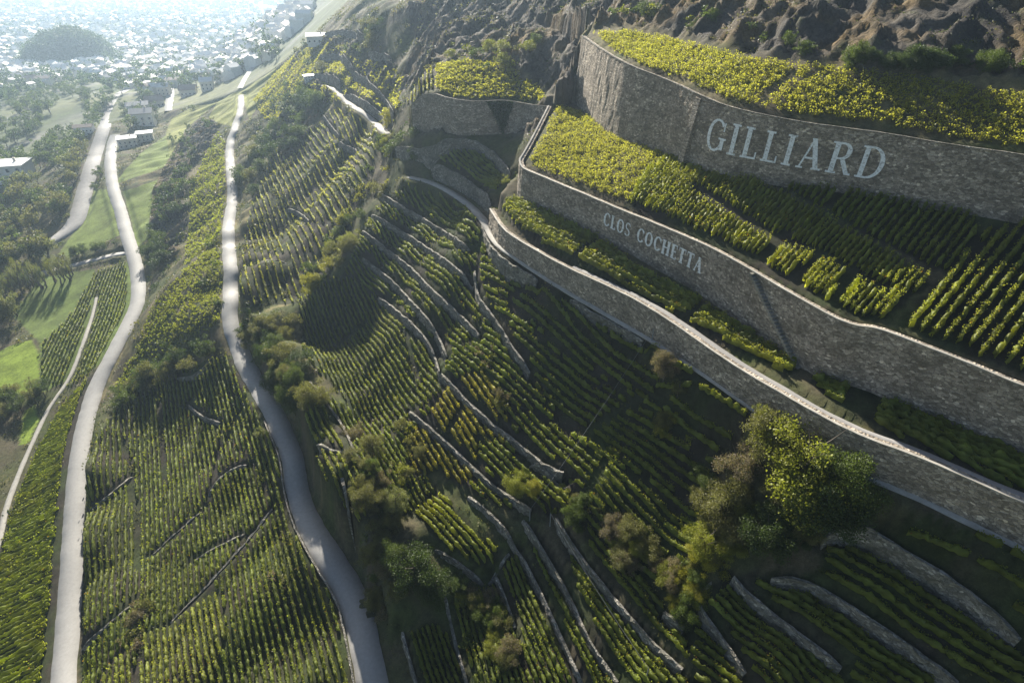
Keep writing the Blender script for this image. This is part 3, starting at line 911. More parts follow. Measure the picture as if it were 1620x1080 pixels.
ORD = ['first', 'second', 'third', 'fourth', 'fifth', 'sixth', 'seventh', 'eighth', 'ninth', 'tenth', 'eleventh', 'twelfth', 'thirteenth', 'fourteenth']
SHORT = {'clos_end': 'curved terrace wall beyond the end of the lower lettered wall', 'upper': 'low terrace wall between the vines below the footpath bend', 'path': 'pale stone wall holding up the footpath',
         'centre': 'narrow stone terrace wall among the lower vine rows', 'corner': 'pale stone terrace wall in the bottom right corner', 'lower': 'rough terrace wall between the two pale roads', 'middle': 'stone wall above the upper pale road', 'spur': 'stone terrace wall on the far sunlit spur'}
byk = {}
for q, (P, N, h, key, label) in enumerate(LOW):
    byk.setdefault(key, []).append((float(project(P.mean(0))[0]), q))
NAMEOF = {}
for key, L_ in byk.items():
    for r, (_, q) in enumerate(sorted(L_)):
        NAMEOF[q] = SHORT[key] + ', ' + ORD[r] + ' from the left'
LOWLABEL = {}
cnt = {}
for qi, (P, N, h, key, label) in enumerate(LOW):
    Q = resample(P, 0.7)
    NN = np.stack([np.interp(np.linspace(0, 1, len(Q)), np.linspace(0, 1, len(N)), N[:, c]) for c in (0, 1)], 1)
    zl = zat(Q[:, 0] + NN[:, 0] * 1.0, Q[:, 1] + NN[:, 1] * 1.0); zh = zat(Q[:, 0] - NN[:, 0] * 0.45, Q[:, 1] - NN[:, 1] * 0.45)
    s = cum(Q)
    e = np.clip(np.minimum(s, s[-1] - s) / 1.6, 0, 1)
    zh = np.maximum(smooth1(zh, 3), smooth1(zl, 3) + 0.22 * e + 0.15 * h * e)
    ztop = zh + 0.06 - 0.3 * (1 - e) + 0.34 * fbm(s / 2.0, s * 0 + 3.7 * len(P), 13, 4)
    me = wall_mesh(Q, NN, ztop, smooth1(zl, 2) - 0.5, 0.50, 0.74, 0.14, 0.6, len(cnt), 0.4, 4)
    tag(link('terrace_wall', me, M['stone_low']), NAMEOF[qi], 'wall', SHORT[key] + 's', 'thing')
    cnt[key] = cnt.get(key, 0) + 1

# low stone kerb along the valley side of the upper road
P, w = R_UP
k0, k1 = 2, int(len(P) * 0.17)
Q = P[k0:k1].copy(); NN = left_normals(P)[k0:k1]
if (zat(Q[:, 0] + NN[:, 0] * 8, Q[:, 1] + NN[:, 1] * 8) - zat(Q[:, 0] - NN[:, 0] * 8, Q[:, 1] - NN[:, 1] * 8)).mean() > 0:
    NN = -NN
Q[:, :2] += NN * (w[k0:k1, None] / 2 + 0.1)
s = cum(Q)
me = wall_mesh(Q, NN, Q[:, 2] + 0.42 + 0.12 * fbm(s / 3, s * 0, 19, 3), Q[:, 2] - 1.6, 0.30, 0.42, 0.0, 0.6, 3, 0.12, 3)
tag(link('kerb_wall', me, M['stone_low']), 'low stone kerb wall along the valley edge of the upper pale road', 'wall', None, 'thing')

# ------------------------------------------------------------------ lettering on the walls
def arc(cx, cy, rx, ry, a0, a1, tmax, tmin, n=22, phase=0.0):
    """Bowl of a roman letter: thick at the sides, thin at top and bottom."""
    out = []
    for i in range(n):
        q = []
        for a in (a0 + (a1 - a0) * i / n, a0 + (a1 - a0) * (i + 1) / n):
            t = tmin + (tmax - tmin) * abs(math.cos(a + phase)) ** 1.4
            co, si = math.cos(a), math.sin(a)
            q += [((cx + rx * co, cy + ry * si), (cx + (rx - t) * co, cy + (ry - min(t, tmin * 1.6)) * si))]
        out.append([q[0][0], q[1][0], q[1][1], q[0][1]])
    return out

def bar(x0, y0, x1, y1, w, n=4):
    """Stroke of horizontal width w from (x0,y0) to (x1,y1)."""
    out = []
    for i in range(n):
        a, b = i / n, (i + 1) / n
        xa, ya, xb, yb = x0 + (x1 - x0) * a, y0 + (y1 - y0) * a, x0 + (x1 - x0) * b, y0 + (y1 - y0) * b
        out.append([(xa - w / 2, ya), (xa + w / 2, ya), (xb + w / 2, yb), (xb - w / 2, yb)])
    return out

def hbar(x0, x1, y, t):
    return [[(x0, y - t / 2), (x1, y - t / 2), (x1, y + t / 2), (x0, y + t / 2)]]

def glyph(ch, k=1.0):
    T, S, F = 0.17 * k, 0.07 * k, 0.065 * k
    pi = math.pi
    if ch == 'I': return 0.34, bar(0.17, 0, 0.17, 1, T) + hbar(0.0, 0.34, 0.03, F) + hbar(0.0, 0.34, 0.97, F)
    if ch == 'L': return 0.60, bar(0.17, 0, 0.17, 1, T) + hbar(0.0, 0.6, 0.03, F) + hbar(0.0, 0.34, 0.97, F) + bar(0.57, 0, 0.57, 0.24, 0.06, 1)
    if ch == 'A': return 0.84, bar(0.10, 0, 0.42, 1, S) + bar(0.70, 0, 0.40, 1, T) + hbar(0.22, 0.62, 0.36, F) + hbar(0.0, 0.24, 0.03, F) + hbar(0.54, 0.86, 0.03, F)
    if ch == 'O': return 0.88, arc(0.44, 0.5, 0.44, 0.52, 0, 2 * pi, T, F, 30)
    if ch == 'C': return 0.78, arc(0.44, 0.5, 0.44, 0.52, 0.22 * pi, 1.78 * pi, T, F, 26) + bar(0.74, 0.66, 0.74, 0.92, 0.06, 1) + bar(0.74, 0.08, 0.74, 0.2, 0.05, 1)
    if ch == 'G': return 0.88, arc(0.44, 0.5, 0.44, 0.52, 0.24 * pi, 1.80 * pi, T, F, 26) + bar(0.76, 0.66, 0.76, 0.94, 0.06, 1) + bar(0.76, 0.06, 0.76, 0.42, T, 2) + hbar(0.58, 0.92, 0.42, F)
    if ch == 'D': return 0.86, bar(0.17, 0, 0.17, 1, T) + hbar(0.0, 0.42, 0.03, F) + hbar(0.0, 0.42, 0.97, F) + arc(0.38, 0.5, 0.48, 0.5, -0.5 * pi, 0.5 * pi, T, F, 18)
    if ch == 'R': return 0.80, bar(0.17, 0, 0.17, 1, T) + hbar(0.0, 0.34, 0.03, F) + hbar(0.0, 0.4, 0.97, F) + hbar(0.2, 0.4, 0.49, F) + arc(0.38, 0.73, 0.30, 0.27, -0.5 * pi, 0.5 * pi, T, F, 14) + bar(0.72, 0, 0.42, 0.5, T) + hbar(0.64, 0.84, 0.03, F)
    if ch == 'S': return 0.60, arc(0.30, 0.74, 0.28, 0.27, 0.2 * pi, 1.5 * pi, 0.12, F, 14) + arc(0.30, 0.26, 0.30, 0.27, -0.8 * pi, 0.5 * pi, 0.14, F, 14) + bar(0.55, 0.74, 0.55, 0.95, 0.05, 1) + bar(0.05, 0.05, 0.05, 0.28, 0.05, 1)
    if ch == 'H': return 0.86, bar(0.17, 0, 0.17, 1, T) + bar(0.69, 0, 0.69, 1, T) + hbar(0.2, 0.66, 0.52, F) + hbar(0, 0.34, 0.03, F) + hbar(0, 0.34, 0.97, F) + hbar(0.52, 0.86, 0.03, F) + hbar(0.52, 0.86, 0.97, F)
    if ch == 'E': return 0.64, bar(0.17, 0, 0.17, 1, T) + hbar(0, 0.6, 0.03, F) + hbar(0, 0.6, 0.97, F) + hbar(0.2, 0.48, 0.52, F) + bar(0.59, 0, 0.59, 0.22, 0.06, 1) + bar(0.57, 0.78, 0.57, 1, 0.06, 1) + bar(0.47, 0.42, 0.47, 0.62, 0.05, 1)
    if ch == 'T': return 0.74, bar(0.37, 0, 0.37, 1, T) + hbar(0.18, 0.56, 0.03, F) + hbar(0.0, 0.74, 0.97, F) + bar(0.03, 0.76, 0.03, 1, 0.06, 1) + bar(0.71, 0.76, 0.71, 1, 0.06, 1)
    return 0.5, []

def letter_wall(key, text, x_left, x_right, base0, base1, tall0, tall1, gap, heavy=1.0):
    """base / tall: fractions of the wall height, at the first and the last letter."""
    w, P, N, ztop, zbot, h = WALLS[key]
    s = cum(P)
    zb = ztop - h
    mid = np.stack([P[:, 0] + N[:, 0] * 0.6, P[:, 1] + N[:, 1] * 0.6, ztop - h * 0.5], 1)
    X, _, _ = project(mid)
    o0 = np.argmax(s > (s[-1] * 0.12)) if key == 'clos' else 0
    sl_, sr_ = np.interp([x_left, x_right], X[o0:], s[o0:])
    adv = [glyph(c)[0] if c != ' ' else 0.55 for c in text]
    total = sum(adv) + gap * (len(text) - 1)
    u0 = 0.0
    for c, a in zip(text, adv):
        if c != ' ':
            V, F = [], []
            for poly in glyph(c, heavy)[1]:
                i0 = len(V)
                for (x, y) in poly:
                    f = (u0 + x) / total
                    ss = sl_ + (sr_ - sl_) * f
                    px_, py_ = np.interp(ss, s, P[:, 0]), np.interp(ss, s, P[:, 1])
                    nx, ny = np.interp(ss, s, N[:, 0]), np.interp(ss, s, N[:, 1])
                    zt, z0_, hh = np.interp(ss, s, ztop), np.interp(ss, s, zbot), np.interp(ss, s, h)
                    bf = base0 + (base1 - base0) * f; tf = tall0 + (tall1 - tall0) * f
                    z = zt - hh + hh * (bf + tf * y)
                    t = (z - z0_) / (zt - z0_)
                    off = 0.80 + 0.08 * h.mean() * (1 - t) + 0.11
                    V.append((px_ + nx * off, py_ + ny * off, z))
                F.append(tuple(range(i0, i0 + 4)))
            me = bpy.data.meshes.new('letter')
            me.from_pydata(V, [], F)
            link('letter', me, M['paint'], w)
        u0 += a + gap
letter_wall('gilliard', 'GILLIARD', 1124, 1402, 0.28, 0.16, 0.50, 0.60, 0.20)
letter_wall('clos', 'CLOS COCHETTA', 958, 1114, 0.36, 0.33, 0.40, 0.36, 0.16, 1.45)

# ------------------------------------------------------------------ leaves
def leaf_quads(C, size, rng, flat=0.0, aspect=0.75):
    n = len(C)
    a = rng.normal(size=(n, 3)); a[:, 2] *= (1 - flat); a /= np.linalg.norm(a, axis=1)[:, None] + 1e-9
    b = rng.normal(size=(n, 3)); b -= (b * a).sum(1)[:, None] * a; b /= np.linalg.norm(b, axis=1)[:, None] + 1e-9
    s = np.asarray(size).reshape(-1, 1) * 0.5
    A = a * s; B = b * s * aspect
    V = np.stack([C - A, C + B - A * 0.1, C + A, C - B + A * 0.1], 1).reshape(-1, 3)
    F = np.arange(n * 4).reshape(-1, 4)
    return V, F

def leaf_mesh(name, C, size, col, rng, flat=0.0):
    V, F = leaf_quads(C, size, rng, flat)
    return mesh_from(name, V, F, np.repeat(np.clip(col, 0.004, 1), 4, axis=0))

# keep plants off roads and walls
BLOCK = np.zeros(GX.shape, bool)
for P, w in ROADS:
    D, K = dist_field(P, w.max() / 2 + 0.6)
    BLOCK |= (K >= 0) & (D < w.max() / 2 + 0.55)
for P, N, h, key, label in LOW:
    D, K = dist_field(P, 1.2)
    BLOCK |= (K >= 0) & (D < 0.75)
BLOCK |= near_mask(list(BIG.values()), 1.5)
VINED = np.zeros(GX.shape, bool)

def gi(x, y):
    i = np.clip(np.round((x - XS[0]) / GS).astype(int), 0, len(XS) - 1); j = np.clip(np.round((y - YS[0]) / GS).astype(int), 0, len(YS) - 1)
    return j, i

def px_poly(poly):
    poly = np.asarray(poly, float)
    Q = resample(np.concatenate([poly, poly[:1]]), 12.0)[:-1]
    return hit(Q[:, 0], Q[:, 1])[:, :2]

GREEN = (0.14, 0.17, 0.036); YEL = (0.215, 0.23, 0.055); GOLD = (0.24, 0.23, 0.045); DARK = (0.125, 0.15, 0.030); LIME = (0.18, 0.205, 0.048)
# label, polygon, row direction (two pixels), spacing m, colour, cross paths (pixel lines kept free)
PLOTS = [
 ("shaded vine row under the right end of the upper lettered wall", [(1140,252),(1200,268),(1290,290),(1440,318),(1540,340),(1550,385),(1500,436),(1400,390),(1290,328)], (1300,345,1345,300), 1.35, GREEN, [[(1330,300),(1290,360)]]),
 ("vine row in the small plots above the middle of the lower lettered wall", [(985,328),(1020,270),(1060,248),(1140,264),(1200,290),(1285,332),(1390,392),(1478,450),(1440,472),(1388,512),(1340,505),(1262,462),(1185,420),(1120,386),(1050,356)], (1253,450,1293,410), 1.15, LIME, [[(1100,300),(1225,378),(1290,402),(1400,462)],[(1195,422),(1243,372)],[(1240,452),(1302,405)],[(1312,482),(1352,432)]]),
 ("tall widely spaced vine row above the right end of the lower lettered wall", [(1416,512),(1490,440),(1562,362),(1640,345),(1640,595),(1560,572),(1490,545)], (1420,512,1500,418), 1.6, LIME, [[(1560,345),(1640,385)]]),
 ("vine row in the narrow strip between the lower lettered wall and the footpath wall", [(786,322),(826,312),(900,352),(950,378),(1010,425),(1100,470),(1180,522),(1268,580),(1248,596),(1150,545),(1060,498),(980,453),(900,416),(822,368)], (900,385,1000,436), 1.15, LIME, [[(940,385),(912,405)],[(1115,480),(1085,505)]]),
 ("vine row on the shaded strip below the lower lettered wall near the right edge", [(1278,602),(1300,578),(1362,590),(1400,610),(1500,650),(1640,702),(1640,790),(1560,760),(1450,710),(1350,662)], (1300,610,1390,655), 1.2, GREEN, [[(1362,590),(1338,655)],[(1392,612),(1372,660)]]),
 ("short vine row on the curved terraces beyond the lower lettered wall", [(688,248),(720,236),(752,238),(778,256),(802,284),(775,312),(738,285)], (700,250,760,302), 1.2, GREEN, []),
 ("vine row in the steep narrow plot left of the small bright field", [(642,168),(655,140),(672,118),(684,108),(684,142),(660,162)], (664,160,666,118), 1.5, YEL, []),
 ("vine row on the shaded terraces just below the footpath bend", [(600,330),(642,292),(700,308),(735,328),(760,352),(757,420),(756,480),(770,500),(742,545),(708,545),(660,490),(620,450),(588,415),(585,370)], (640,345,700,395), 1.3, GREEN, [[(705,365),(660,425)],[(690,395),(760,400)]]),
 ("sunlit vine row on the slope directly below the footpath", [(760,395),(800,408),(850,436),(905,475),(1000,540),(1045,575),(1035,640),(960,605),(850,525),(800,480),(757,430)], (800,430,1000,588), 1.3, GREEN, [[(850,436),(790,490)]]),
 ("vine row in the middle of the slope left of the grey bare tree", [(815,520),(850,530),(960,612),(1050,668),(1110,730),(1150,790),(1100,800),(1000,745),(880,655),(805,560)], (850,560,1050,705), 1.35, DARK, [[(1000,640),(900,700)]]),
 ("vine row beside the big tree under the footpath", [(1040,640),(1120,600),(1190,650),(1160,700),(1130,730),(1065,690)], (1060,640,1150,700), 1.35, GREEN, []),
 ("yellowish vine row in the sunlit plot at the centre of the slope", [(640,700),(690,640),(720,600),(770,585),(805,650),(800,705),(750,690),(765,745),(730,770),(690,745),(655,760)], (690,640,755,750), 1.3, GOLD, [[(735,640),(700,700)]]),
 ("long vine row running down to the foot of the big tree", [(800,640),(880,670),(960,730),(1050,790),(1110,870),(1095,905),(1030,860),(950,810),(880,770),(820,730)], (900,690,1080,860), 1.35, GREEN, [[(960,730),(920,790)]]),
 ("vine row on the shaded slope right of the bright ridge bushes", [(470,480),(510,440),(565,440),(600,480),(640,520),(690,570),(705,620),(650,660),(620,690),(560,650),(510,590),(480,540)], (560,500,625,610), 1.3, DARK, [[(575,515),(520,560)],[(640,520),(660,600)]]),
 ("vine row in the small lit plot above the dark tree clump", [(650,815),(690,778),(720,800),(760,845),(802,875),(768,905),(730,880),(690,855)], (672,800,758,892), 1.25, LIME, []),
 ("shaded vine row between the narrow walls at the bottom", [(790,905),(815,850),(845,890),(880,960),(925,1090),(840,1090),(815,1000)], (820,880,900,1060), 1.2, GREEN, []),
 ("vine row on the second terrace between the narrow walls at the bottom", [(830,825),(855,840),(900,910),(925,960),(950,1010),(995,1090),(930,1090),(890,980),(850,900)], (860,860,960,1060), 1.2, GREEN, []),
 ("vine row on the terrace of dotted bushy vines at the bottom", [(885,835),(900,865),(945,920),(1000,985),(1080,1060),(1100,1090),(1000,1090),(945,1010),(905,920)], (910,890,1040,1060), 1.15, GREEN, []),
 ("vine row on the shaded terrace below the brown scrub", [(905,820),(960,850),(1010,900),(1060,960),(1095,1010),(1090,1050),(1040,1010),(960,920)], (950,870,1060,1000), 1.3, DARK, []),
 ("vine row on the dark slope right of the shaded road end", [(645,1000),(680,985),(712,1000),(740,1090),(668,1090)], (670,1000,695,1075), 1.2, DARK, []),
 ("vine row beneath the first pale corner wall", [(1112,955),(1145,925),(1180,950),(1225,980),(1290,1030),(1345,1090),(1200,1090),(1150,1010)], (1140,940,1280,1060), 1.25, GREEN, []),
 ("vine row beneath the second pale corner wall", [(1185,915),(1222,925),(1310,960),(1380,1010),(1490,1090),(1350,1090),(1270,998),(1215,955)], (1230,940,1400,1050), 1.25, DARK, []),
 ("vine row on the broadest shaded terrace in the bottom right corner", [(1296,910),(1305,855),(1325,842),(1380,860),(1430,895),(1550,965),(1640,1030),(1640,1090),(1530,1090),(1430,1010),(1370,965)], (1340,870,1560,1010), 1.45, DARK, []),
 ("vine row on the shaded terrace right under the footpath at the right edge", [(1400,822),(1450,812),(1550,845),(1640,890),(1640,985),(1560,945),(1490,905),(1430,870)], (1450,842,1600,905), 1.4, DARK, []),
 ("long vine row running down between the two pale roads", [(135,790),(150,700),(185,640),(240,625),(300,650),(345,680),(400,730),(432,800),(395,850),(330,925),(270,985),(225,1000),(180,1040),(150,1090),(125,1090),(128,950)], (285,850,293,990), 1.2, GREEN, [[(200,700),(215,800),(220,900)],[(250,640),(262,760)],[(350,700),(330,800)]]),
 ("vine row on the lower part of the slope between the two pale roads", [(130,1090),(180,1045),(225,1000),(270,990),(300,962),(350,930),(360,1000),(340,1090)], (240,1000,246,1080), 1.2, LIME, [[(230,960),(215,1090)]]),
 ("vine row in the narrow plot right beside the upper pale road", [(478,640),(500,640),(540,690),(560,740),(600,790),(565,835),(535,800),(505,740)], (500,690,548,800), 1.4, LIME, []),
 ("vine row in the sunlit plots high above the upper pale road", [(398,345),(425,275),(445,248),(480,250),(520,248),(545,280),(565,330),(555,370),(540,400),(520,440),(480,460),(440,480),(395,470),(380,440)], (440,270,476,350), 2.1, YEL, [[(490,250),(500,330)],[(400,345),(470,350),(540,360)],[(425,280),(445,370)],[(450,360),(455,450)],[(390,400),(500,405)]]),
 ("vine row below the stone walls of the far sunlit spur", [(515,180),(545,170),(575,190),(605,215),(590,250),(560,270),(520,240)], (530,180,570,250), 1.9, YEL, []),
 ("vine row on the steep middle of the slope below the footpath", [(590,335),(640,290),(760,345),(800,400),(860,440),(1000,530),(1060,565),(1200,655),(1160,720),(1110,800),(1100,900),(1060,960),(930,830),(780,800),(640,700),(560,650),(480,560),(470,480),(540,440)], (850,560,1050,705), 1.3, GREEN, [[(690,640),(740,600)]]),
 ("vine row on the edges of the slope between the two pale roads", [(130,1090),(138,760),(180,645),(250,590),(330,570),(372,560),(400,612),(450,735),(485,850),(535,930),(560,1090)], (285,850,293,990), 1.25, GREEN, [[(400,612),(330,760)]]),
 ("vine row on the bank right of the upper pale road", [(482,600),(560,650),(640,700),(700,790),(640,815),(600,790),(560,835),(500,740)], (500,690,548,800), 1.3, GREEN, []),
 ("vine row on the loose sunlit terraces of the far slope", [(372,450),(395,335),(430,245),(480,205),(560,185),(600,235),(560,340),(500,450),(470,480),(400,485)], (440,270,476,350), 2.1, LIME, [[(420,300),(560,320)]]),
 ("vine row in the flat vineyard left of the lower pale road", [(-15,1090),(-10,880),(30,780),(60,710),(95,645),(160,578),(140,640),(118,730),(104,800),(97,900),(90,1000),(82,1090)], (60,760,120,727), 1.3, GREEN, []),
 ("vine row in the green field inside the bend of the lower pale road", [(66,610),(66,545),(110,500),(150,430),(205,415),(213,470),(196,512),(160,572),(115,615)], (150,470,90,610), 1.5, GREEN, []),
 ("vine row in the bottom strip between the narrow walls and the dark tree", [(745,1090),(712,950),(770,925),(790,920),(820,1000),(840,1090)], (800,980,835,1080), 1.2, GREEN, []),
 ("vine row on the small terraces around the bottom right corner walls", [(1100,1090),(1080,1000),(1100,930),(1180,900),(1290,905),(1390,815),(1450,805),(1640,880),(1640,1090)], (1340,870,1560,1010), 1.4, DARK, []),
]
CANOPY = [   # dense bush vines: one mass of leaves on each field
 ("dense sunlit vine leaves covering the field above the upper lettered wall", [(932,56),(1000,50),(1060,64),(1180,94),(1300,108),(1450,124),(1640,160),(1640,248),(1500,229),(1400,212),(1320,202),(1240,189),(1160,171),(1100,146),(1060,126),(1005,105),(960,80)], YEL, 3.6, [[(1255,115),(1205,160)]]),
 ("dense sunlit vine leaves covering the field above the left part of the lower lettered wall", [(882,168),(950,192),(1058,246),(1020,272),(988,330),(940,310),(872,282),(832,262),(850,225),(862,200)], YEL, 3.8, []),
 ("small bright yellow green vine field beside the rocks", [(690,104),(740,96),(800,104),(838,128),(872,160),(838,162),(760,158),(720,155),(690,140)], YEL, 2.6, []),
 ("bushy green growth on the spur above the lower pale road", [(182,610),(220,545),(242,486),(290,430),(330,395),(352,395),(356,500),(325,530),(290,545),(255,560),(230,610),(195,640)], GREEN, 1.4, []),
 ("green growth on the slope left of the upper pale road", [(300,300),(318,262),(345,205),(360,235),(356,330),(352,390),(325,392),(290,425),(302,345)], GREEN, 0.9, []),
 ("vine leaves on the terraces of the far sunlit spur", [(400,160),(440,110),(470,85),(520,60),(560,95),(600,100),(640,120),(625,200),(600,190),(560,160),(520,165),(490,150),(470,180),(420,190)], YEL, 0.8, []),
]

ROWS = []
PID = np.zeros(GX.shape, np.int16)
ROWK = 0.78
def plot_rows(pi, label, poly, d, spacing, col, gaps):
    spacing = spacing * (0.74 if pi in (0, 1, 3, 4) else 0.95 if pi in (24, 25, 27, 28, 30, 32, 33, 34) else 0.66 if 15 <= pi <= 23 or pi >= 35 else ROWK)
    pw = px_poly(poly)
    PID[in_poly(GX, GY, pw) & (PID == 0)] = pi + 1
    e = hit([d[0], d[2]], [d[1], d[3]])[:, :2]
    t = e[1] - e[0]; t /= np.linalg.norm(t)
    nrm = np.array([-t[1], t[0]])
    c0 = pw.mean(0)
    sv = (pw - c0) @ nrm; su = (pw - c0) @ t
    gp = [resample(hit(*resample(np.array(g_, float), 6).T)[:, :2], 0.7) for g_ in gaps]
    for r in np.arange(sv.min() + spacing * 0.3, sv.max(), spacing):
        u = np.arange(su.min(), su.max(), 0.4)
        w = 0.12 * fbm(u / 6, u * 0 + r, 77, 2)
        Q = c0 + u[:, None] * t + (r + w)[:, None] * nrm
        ok = in_poly(Q[:, 0], Q[:, 1], pw) & inside_near(Q[:, 0], Q[:, 1])
        j, i = gi(Q[:, 0], Q[:, 1])
        ok &= ~BLOCK[j, i] & (PID[j, i] == pi + 1) & (CLASS[j, i] != 1)
        for gq in gp:
            ok &= np.min(np.hypot(Q[:, None, 0] - gq[None, :, 0], Q[:, None, 1] - gq[None, :, 1]), 1) > 0.6
        # split into runs
        idx = np.where(ok)[0]
        if len(idx) < 5:
            continue
        for run in np.split(idx, np.where(np.diff(idx) > 1)[0] + 1):
            if len(run) < 5:
                continue
            R = Q[run]
            ROWS.append((pi, label, np.column_stack([R, zat(R[:, 0], R[:, 1])]), col))
            j, i = gi(R[:, 0], R[:, 1]); VINED[j, i] = True
for pi, (label, poly, d, sp, col, gaps) in enumerate(PLOTS):
    plot_rows(pi, label, poly, d, sp, col, gaps)

def row_leaves(R, col, rng, big=1.0):
    d = np.linalg.norm(R, axis=1).mean()
    L = len(R) * 0.4
    per, size = (32, 0.20) if d < 95 else (15, 0.22) if d < 150 else (7, 0.32)
    if big > 1.1: per, size = per * 1.9, size * 0.9
    n = int(L * per * (0.4 + 0.6 * big))
    f = rng.random(n) * (len(R) - 1)
    k = f.astype(int); a = f - k
    C = R[k] * (1 - a)[:, None] + R[np.minimum(k + 1, len(R) - 1)] * a[:, None]
    s = np.cumsum(np.full(len(R), 0.4))
    vig = 1 + 0.7 * fbm(C[:, 0] / 1.1, C[:, 1] / 1.1, 91, 2)             # stronger and weaker plants
    hgt = (0.16 + 0.98 * rng.beta(1.9, 1.2, n)) * np.clip(vig, 0.7, 1.3) * big
    t = R[-1] - R[0]; t = t[:2] / (np.linalg.norm(t[:2]) + 1e-9)
    side = rng.normal(size=n) * 0.115 * big * np.clip(vig, 0.6, 1.4)
    C = C + np.stack([-t[1] * side, t[0] * side, hgt], 1)
    keep = vig > -9
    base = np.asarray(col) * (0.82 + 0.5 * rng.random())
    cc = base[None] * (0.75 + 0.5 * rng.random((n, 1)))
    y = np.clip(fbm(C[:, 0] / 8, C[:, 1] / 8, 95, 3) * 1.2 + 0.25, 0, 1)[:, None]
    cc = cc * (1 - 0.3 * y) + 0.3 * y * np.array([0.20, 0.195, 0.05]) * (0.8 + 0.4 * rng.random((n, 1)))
    odd = rng.random(n) < 0.015
    cc[odd] = np.array([0.24, 0.13, 0.03])
    return C[keep], (size * (0.7 + 0.6 * rng.random(n)))[keep], cc[keep]

def row_body(R, col, rng, big=1.0):
    """The grown-together foliage of one row: an uneven hedge, plant by plant, as one closed strip."""
    d = np.linalg.norm(R, axis=1).mean()
    if d > 150: R = R[::2]
    if len(R) < 3: return None
    n = len(R)
    T = np.gradient(R[:, :2], axis=0); T /= np.linalg.norm(T, axis=1)[:, None] + 1e-9
    N = np.stack([-T[:, 1], T[:, 0]], 1)
    vig = np.clip(1 + 0.55 * fbm(R[:, 0] / 1.0, R[:, 1] / 1.0, 91, 2) + 0.16 * rng.normal(size=n), 0.55, 1.4)
    h = 0.88 * big * vig; w = (0.20 if big < 1.1 else 0.13) * big * np.clip(vig, 0.7, 1.3)
    e = np.ones(n); e[0] = e[-1] = 0.35
    prof = [(-0.75, 0.10), (-1.1, 0.5), (-0.6, 0.86), (0.0, 1.0), (0.6, 0.86), (1.1, 0.5), (0.75, 0.10)]
    V = []
    for a, b in prof:
        jx = 0.085 * big * rng.normal(size=n); jz = 0.11 * big * rng.normal(size=n)
        off = a * w * e + jx
        V.append(np.stack([R[:, 0] + N[:, 0] * off, R[:, 1] + N[:, 1] * off, R[:, 2] + np.maximum(0.02, b * h * (0.6 + 0.4 * e) + (jz if b > 0.2 else 0))], 1))
    V = np.stack(V, 1)
    k = len(prof)
    i = np.arange(n - 1)[:, None]; r = np.arange(k - 1)[None, :]
    F = np.stack([i * k + r, i * k + r + 1, (i + 1) * k + r + 1, (i + 1) * k + r], -1).reshape(-1, 4)
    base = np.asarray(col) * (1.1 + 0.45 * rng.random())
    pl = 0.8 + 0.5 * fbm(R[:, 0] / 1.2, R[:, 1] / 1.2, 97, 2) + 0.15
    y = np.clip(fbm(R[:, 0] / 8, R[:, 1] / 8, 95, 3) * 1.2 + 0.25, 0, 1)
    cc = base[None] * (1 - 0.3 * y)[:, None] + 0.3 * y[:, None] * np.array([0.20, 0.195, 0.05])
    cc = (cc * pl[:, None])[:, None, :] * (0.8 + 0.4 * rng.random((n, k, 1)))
    return V.reshape(-1, 3), F, cc.reshape(-1, 3)

def join(parts):
    V, F, K = [], [], []; o_ = 0
    for v, f, c_ in parts:
        V.append(v); F.append(f + o_); K.append(c_); o_ += len(v)
    return np.concatenate(V), np.concatenate(F), np.clip(np.concatenate(K), 0.004, 1)

def shown(R):
    """pixels the row covers in the photograph's frame"""
    X, Y, D = project(R + np.array([0, 0, 0.8]))
    k = (X > 0) & (X < 1620) & (Y > 0) & (Y < 1080)
    if k.sum() < 3:
        return 0.0
    return float(np.hypot(np.diff(X[k]), np.diff(Y[k])).sum() * 900 * 0.9 / D[k].mean())
score = np.array([shown(r[2]) for r in ROWS])
order = np.argsort(-score)
single = set(order[:300].tolist())
rest = []
rowlen = 0
for i, (pi, label, R, col) in enumerate(ROWS):
    if score[i] <= 0 and project(R.mean(0))[0] > 1750:
        continue
    big = 1.35 if pi == 2 else 1.2 if pi in (0, 1, 3) else 1.05
    C, S, K = row_leaves(R, col, RNG, big)
    rowlen += len(R) * 0.4
    lv, lf = leaf_quads(C, S, RNG)
    parts = [(lv, lf, np.repeat(K, 4, axis=0))]
    bd = row_body(R, col, RNG, big)
    if bd is not None: parts.append(bd)
    if i in single:
        root = bpy.data.objects.new('vine_row', None); COL.objects.link(root)
        b0 = R[0].copy(); root.location = b0
        tag(root, label, 'vine row', 'vines: ' + label, 'thing')
        V_, F_, K_ = join(parts)
        link('foliage', mesh_from('foliage', V_ - b0, F_, K_), M['leaf'], root)
        st = R[1::3] - b0; ns_ = len(st)                     # the vines' own woody stems
        SV = (st[:, None, :] + np.array([(-.03, -.02, -.1), (.03, -.02, -.1), (0, .035, -.1), (-.02, -.015, .55), (.02, -.015, .55), (0, .025, .55)])[None]).reshape(-1, 3)
        SF = (np.arange(ns_)[:, None, None] * 6 + np.array([(0, 1, 4, 3), (1, 2, 5, 4), (2, 0, 3, 5)])[None]).reshape(-1, 4)
        so = link('stems', mesh_from('stems', SV, SF), M['bark'], root)
        so['kind'] = 'stuff'
    else:
        rest += parts
if rest:
    me = mesh_from('vine_foliage', *join(rest))
    tag(link('vine_foliage', me, M['leaf']), 'remaining leafy vine rows on the terraced slope', 'vines', kind='stuff')
